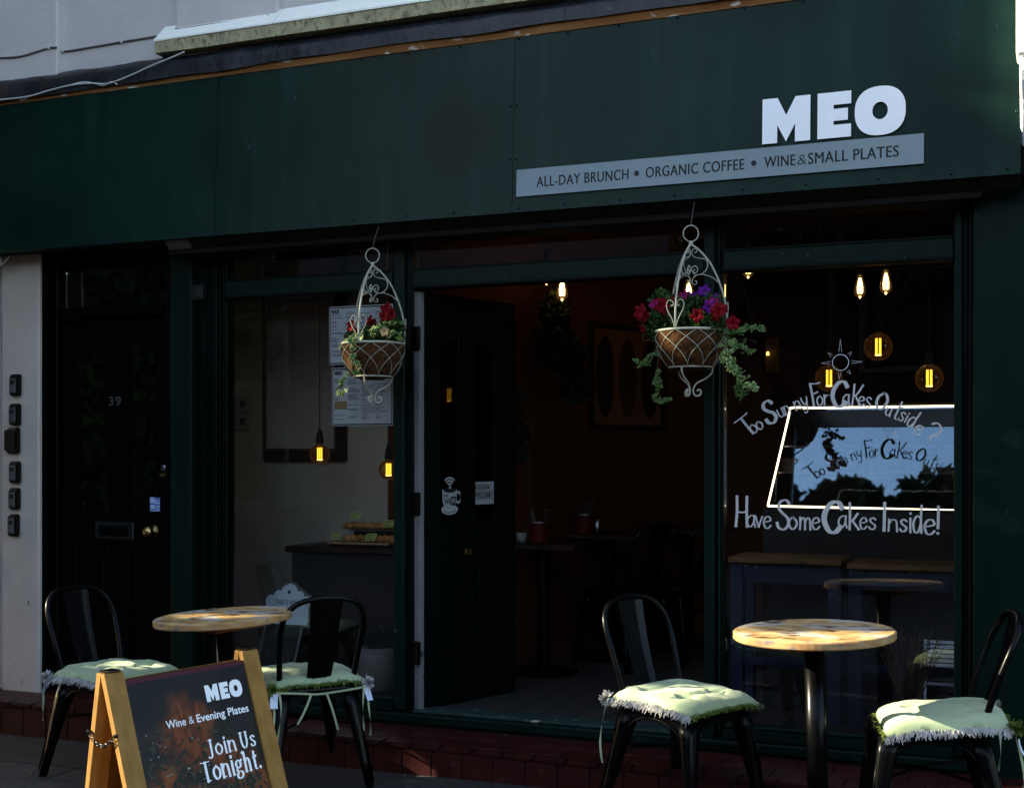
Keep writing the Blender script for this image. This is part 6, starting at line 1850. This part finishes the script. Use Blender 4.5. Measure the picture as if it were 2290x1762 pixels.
# dried lavender and slatted crate at the window's right edge
lv = thing('dried_lavender', 'dark bunch of dried lavender in a pot behind the rightmost chair', 'dried plant', (X(2035,.22), .22, .24))
obj('pot', MB().lathe([(0,0),(.06,0),(.08,.13),(.074,.13),(.055,.01),(0,.01)], (X(2035,.22),.22,.235), 24), M['idark'], lv, smooth=True)
twigs(lv, (X(2035,.22),.22,.33), 70, .36, .17, random.Random(3))
crt = thing('slatted_stool', 'white slatted stool glimpsed behind the lavender', 'stool', (X(2110,.55), .6, FZ))
M['wslat'] = mat('white slat', (.62,.70,.86), .5)
xa = X(2072,.55)
for k in range(10):
    zz = Z(2100,1532,.55)+k*.021
    obj('slat', MB().box(xa, xa+.3, .55, .56, zz, zz+.013), M['wslat'], crt)
for xl in (xa-.012, xa+.3): obj('leg', MB().box(xl, xl+.011, .548, .575, FZ, Z(2100,1437,.55)+.01), M['wslat'], crt)
# small lit card on the back wall
sg = thing('lit_sign', 'small lamp glow over a card deep inside the right window', 'sign', at(1722,790,3.5))
obj('card', dbox(1712,1742,755,832,3.50,3.51,3.5), mat('dim card', (.10,.065,.03), .7), sg)
obj('lamp', MB().lathe([(0,-.012),(.012,-.012),(.010,.01),(0,.018)], at(1717,791,3.47), 12), emission('tiny lamp', (1,.62,.15), .5), sg)

# --- painted lettering on the right window
win = [o for o in bpy.data.objects if o.name == 'shopfront'][0]
M['paintpen'] = mat('white window pen', (.46,.44,.44), .6, col2=(.52,.50,.50), scale=30)
lw = thing('window_lettering', 'hand painted white writing and sun on the right window glass', 'window lettering', (X(1870), .02, 1.0))
def zpx(x, y): return (1640+x/4.282, 840+y/4.282)
ky = [0]
def hand(ch, bx, by_, w, h, rot, thick=11):
    """(bx, by): baseline left corner in the zoomed photograph, rot clockwise degrees"""
    mb = MB()
    ky[0] += 1
    y = .0228-.00012*(ky[0] % 4)
    a = R(rot)
    o = at(*zpx(bx, by_), y); k = (y+DIST)/(CS*F+SN*(zpx(bx,by_)[0]-CX))/4.282
    kx = k/ (CS + SN*(zpx(bx,by_)[0]-CX)/F) * 1.0
    ea = Vector((math.cos(a)*1.02, 0, -math.sin(a))); eb = Vector((math.sin(a)*1.02, 0, math.cos(a)))
    draw_glyph(mb, ch, o, ea, eb, w*k, h*k, thick*k*1.15, thick*k*.6)
    obj('letter', mb, M['paintpen'], lw)
line1 = [('T',128,600,150,190,-38,20),('o',190,560,62,85,-33,15),('o',245,525,58,80,-30,15),('S',330,470,110,215,-20,30),('u',447,405,55,80,-25,12),('n',505,375,52,80,-25,12),('n',600,335,62,85,-20,12),('y',665,300,60,85,-15,12),
 ('F',752,292,95,215,-6,18),('o',800,288,55,95,0,13),('r',865,280,52,95,0,13),('C',935,295,135,240,4,34),('a',1042,285,68,105,3,13),('K',1128,288,95,205,6,15),('e',1188,290,58,95,8,13),('s',1250,300,62,100,12,13),
 ('O',1350,310,100,160,16,22),('u',1445,372,52,80,22,12),('t',1510,398,62,170,24,14),('s',1572,420,52,88,26,12),('i',1628,438,25,95,28,12),('d',1650,470,70,165,30,14),('e',1712,540,75,95,32,18),('?',1815,600,115,190,30,20)]
for q in line1: hand(*q)
line2 = [('H',18,1440,118,285,1,22),('a',128,1445,82,110,1,14),('v',208,1447,70,100,1,14),('e',282,1458,78,115,2,15),('S',415,1470,125,280,0,24),('o',530,1468,78,115,0,18),('m',632,1470,105,115,1,16),('e',748,1470,78,115,1,16),
 ('C',855,1495,170,290,2,44),('a',1002,1450,82,110,1,15),('k',1105,1470,95,250,0,20),('e',1205,1465,72,110,2,15),('s',1295,1468,72,110,2,15),('I',1418,1480,50,262,1,24),('n',1478,1485,92,112,2,15),('s',1590,1488,75,115,2,18),('i',1672,1498,40,190,1,17),('d',1715,1500,90,260,1,18),('e',1818,1515,105,145,3,20),('!',1930,1515,55,262,1,22)]
for q in line2: hand(*q)
# the drawn sun
sun_c = (1600+1110/3.97, 560+995/3.97)
y = .0225; cS = at(*sun_c, y); k = (y+DIST)/(CS*F+SN*(sun_c[0]-CX))
sm = MB(); r_ = 17.5*k
ou = [((r_+.0022)*math.cos(t*math.pi/20), (r_+.0022)*math.sin(t*math.pi/20)) for t in range(40)]; inn = [((r_-.001)*math.cos(t*math.pi/20), (r_-.001)*math.sin(t*math.pi/20)) for t in range(40)]
sm.ring(ou, inn, cS, (1,0,0), (0,0,1), (0,-.0004,0))
obj('sun_disc', sm, M['paintpen'], lw)
for an, l0, l1 in ((90,24,52),(180,22,42),(0,24,48),(140,24,36),(42,24,34),(-50,24,34),(-95,22,38)):
    a = R(an); d = Vector((math.cos(a),0,math.sin(a))); nq = Vector((-math.sin(a),0,math.cos(a)))
    mb = MB()
    for s_ in (1,-1):
        p = cS+d*l0*k+nq*s_*3.2*k; e = cS+d*l1*k
        mb.prism([(0,0),(1,0),(1,.0012),(0,.0016)], p, e-p, nq, (0,-.0003*(1.5+s_),0))
    obj('sun_ray', mb, M['paintpen'], lw)

# ================================================================== where the added crown is cut open for the sun
def lit_local(key, pts, r):
    for (x, y) in pts: LIT.append((CH[key+'m'] @ Vector((x, y, SEATZ+.04)), r))
lit_local('C', [(x/100, y/100) for x in range(-22,13,4) for y in (-21,-17,-13)], .014)
lit_local('C', [(-.10,-.05),(-.04,-.05),(.02,-.05),(.06,-.04),(.10,-.02)], .0)
lit_local('D', [(x/100, y/100) for x in (21,17,13,9,5) for y in range(-20,23,4)], .026)
lit_local('D', [(x/100, y/100) for x in (4,0,-4) for y in (16,20)], .026)
lit_local('A', [(.04,.08),(.08,.09),(.12,.08),(.16,.06),(.19,.02),(.18,.12),(.0,.14),(-.02,-.06)], .004)
lit_local('B', [(-.02,.12),(.04,.14),(.0,.06)], .0)
for k in range(-28, 29, 4):
    for j in range(-27, -8, 4):
        if k*k+j*j < 29*29: LIT.append((Vector((-.805+k/100, -.93+j/100-.03, .812)), .026))
for k in range(-22, 23, 4): LIT.append((Vector((-3.19+k/100, -1.08-.06-.05*math.cos(k/9.0), .772)), .008))
for f in (0,.12,.24,.36,.5,.62,.74,.86,.98):
    for s_ in (1,-1): LIT.append((AB.matrix_basis @ (up[s_][0]+up[s_][1]*f), .035))
LIT.append((AB.matrix_basis @ Vector((.50,.02,AH)), .03)); LIT.append((AB.matrix_basis @ Vector((.03,0,AH)), .03))
for (u, v) in ((785,750),(790,765),(800,742),(812,735),(770,772),(768,800),(775,825),(800,815),(808,820),(762,865),(758,880),(820,720),(826,650),(806,690),(803,720),(835,735),(845,730)):
    LIT.append((bp(u, v, -.38), .006))
for (u, v) in ((1480,755),(1485,775),(1490,742),(1515,742),(1522,690),(1526,640),(1430,700),(1440,740),(1545,880)):
    LIT.append((bp(u, v, -.40), .0))
for z in (2.7,2.8,2.9,3.0,3.1,3.2,3.3,3.4):
    LIT.append((Vector((xq, -.26, z)), .05)); LIT.append((Vector((xq, -.32, z)), .05))
for q in ((-.26,-.18,.74),(-.278,-.15,.79),(-.24,-.185,.68)): LIT.append((CH['Cm'] @ Vector(q), .02))
for q in ((-.22,.18,.62),(-.25,.18,.70),(-.20,.18,.55)): LIT.append((CH['Dm'] @ Vector(q), .02))
for q in ((-.26,-.18,.74),(-.275,-.165,.78)): LIT.append((CH['Am'] @ Vector(q), .02))
LIT.append((CH['Dm'] @ Vector((.17,.17,.35)), .03)); LIT.append((CH['Dm'] @ Vector((.19,.19,.2)), .03))

rl = random.Random(21)

# a few fallen leaves on the pavement
M['fallen'] = mat('fallen leaf', (.26,.20,.03), .7, col2=(.16,.10,.02), scale=40)
for (u, v, s_, lab) in ((1272,1752,.020,'yellow fallen leaf on the pavement below the doorway'),(70,1712,.016,'small dry leaf on the pavement at far left'),(905,1733,.013,'tiny dry leaf on the asphalt near the step')):
    a = u-CX; r = Vector((-SN*F+CS*a, CS*F+SN*a, CY-v)); p = Vector((0,-DIST,EYE))+r*((EYE-gz(-2,-.6))/-r.z)
    zz = gz(p.x, p.y)+.004
    mb = MB(); an = u*.37
    q = [(0,0,.003),(-.5,0,.006),(0,.35,.008),(.5,0,.004),(.9,.05,.0),(.5,-.3,.007),(0,-.4,.005),(-.6,-.1,.001)]
    for (x, y, z) in q: mb.v.append((p.x+s_*(x*math.cos(an)-y*math.sin(an)), p.y+s_*(x*math.sin(an)+y*math.cos(an)), zz+z))
    mb.f = [(0,1,2),(0,2,3),(0,3,4),(0,4,5),(0,5,6),(0,6,7),(0,7,1)]
    solo('fallen_leaf', mb, M['fallen'], lab, 'leaf', 'fallen leaves')
build_tree()
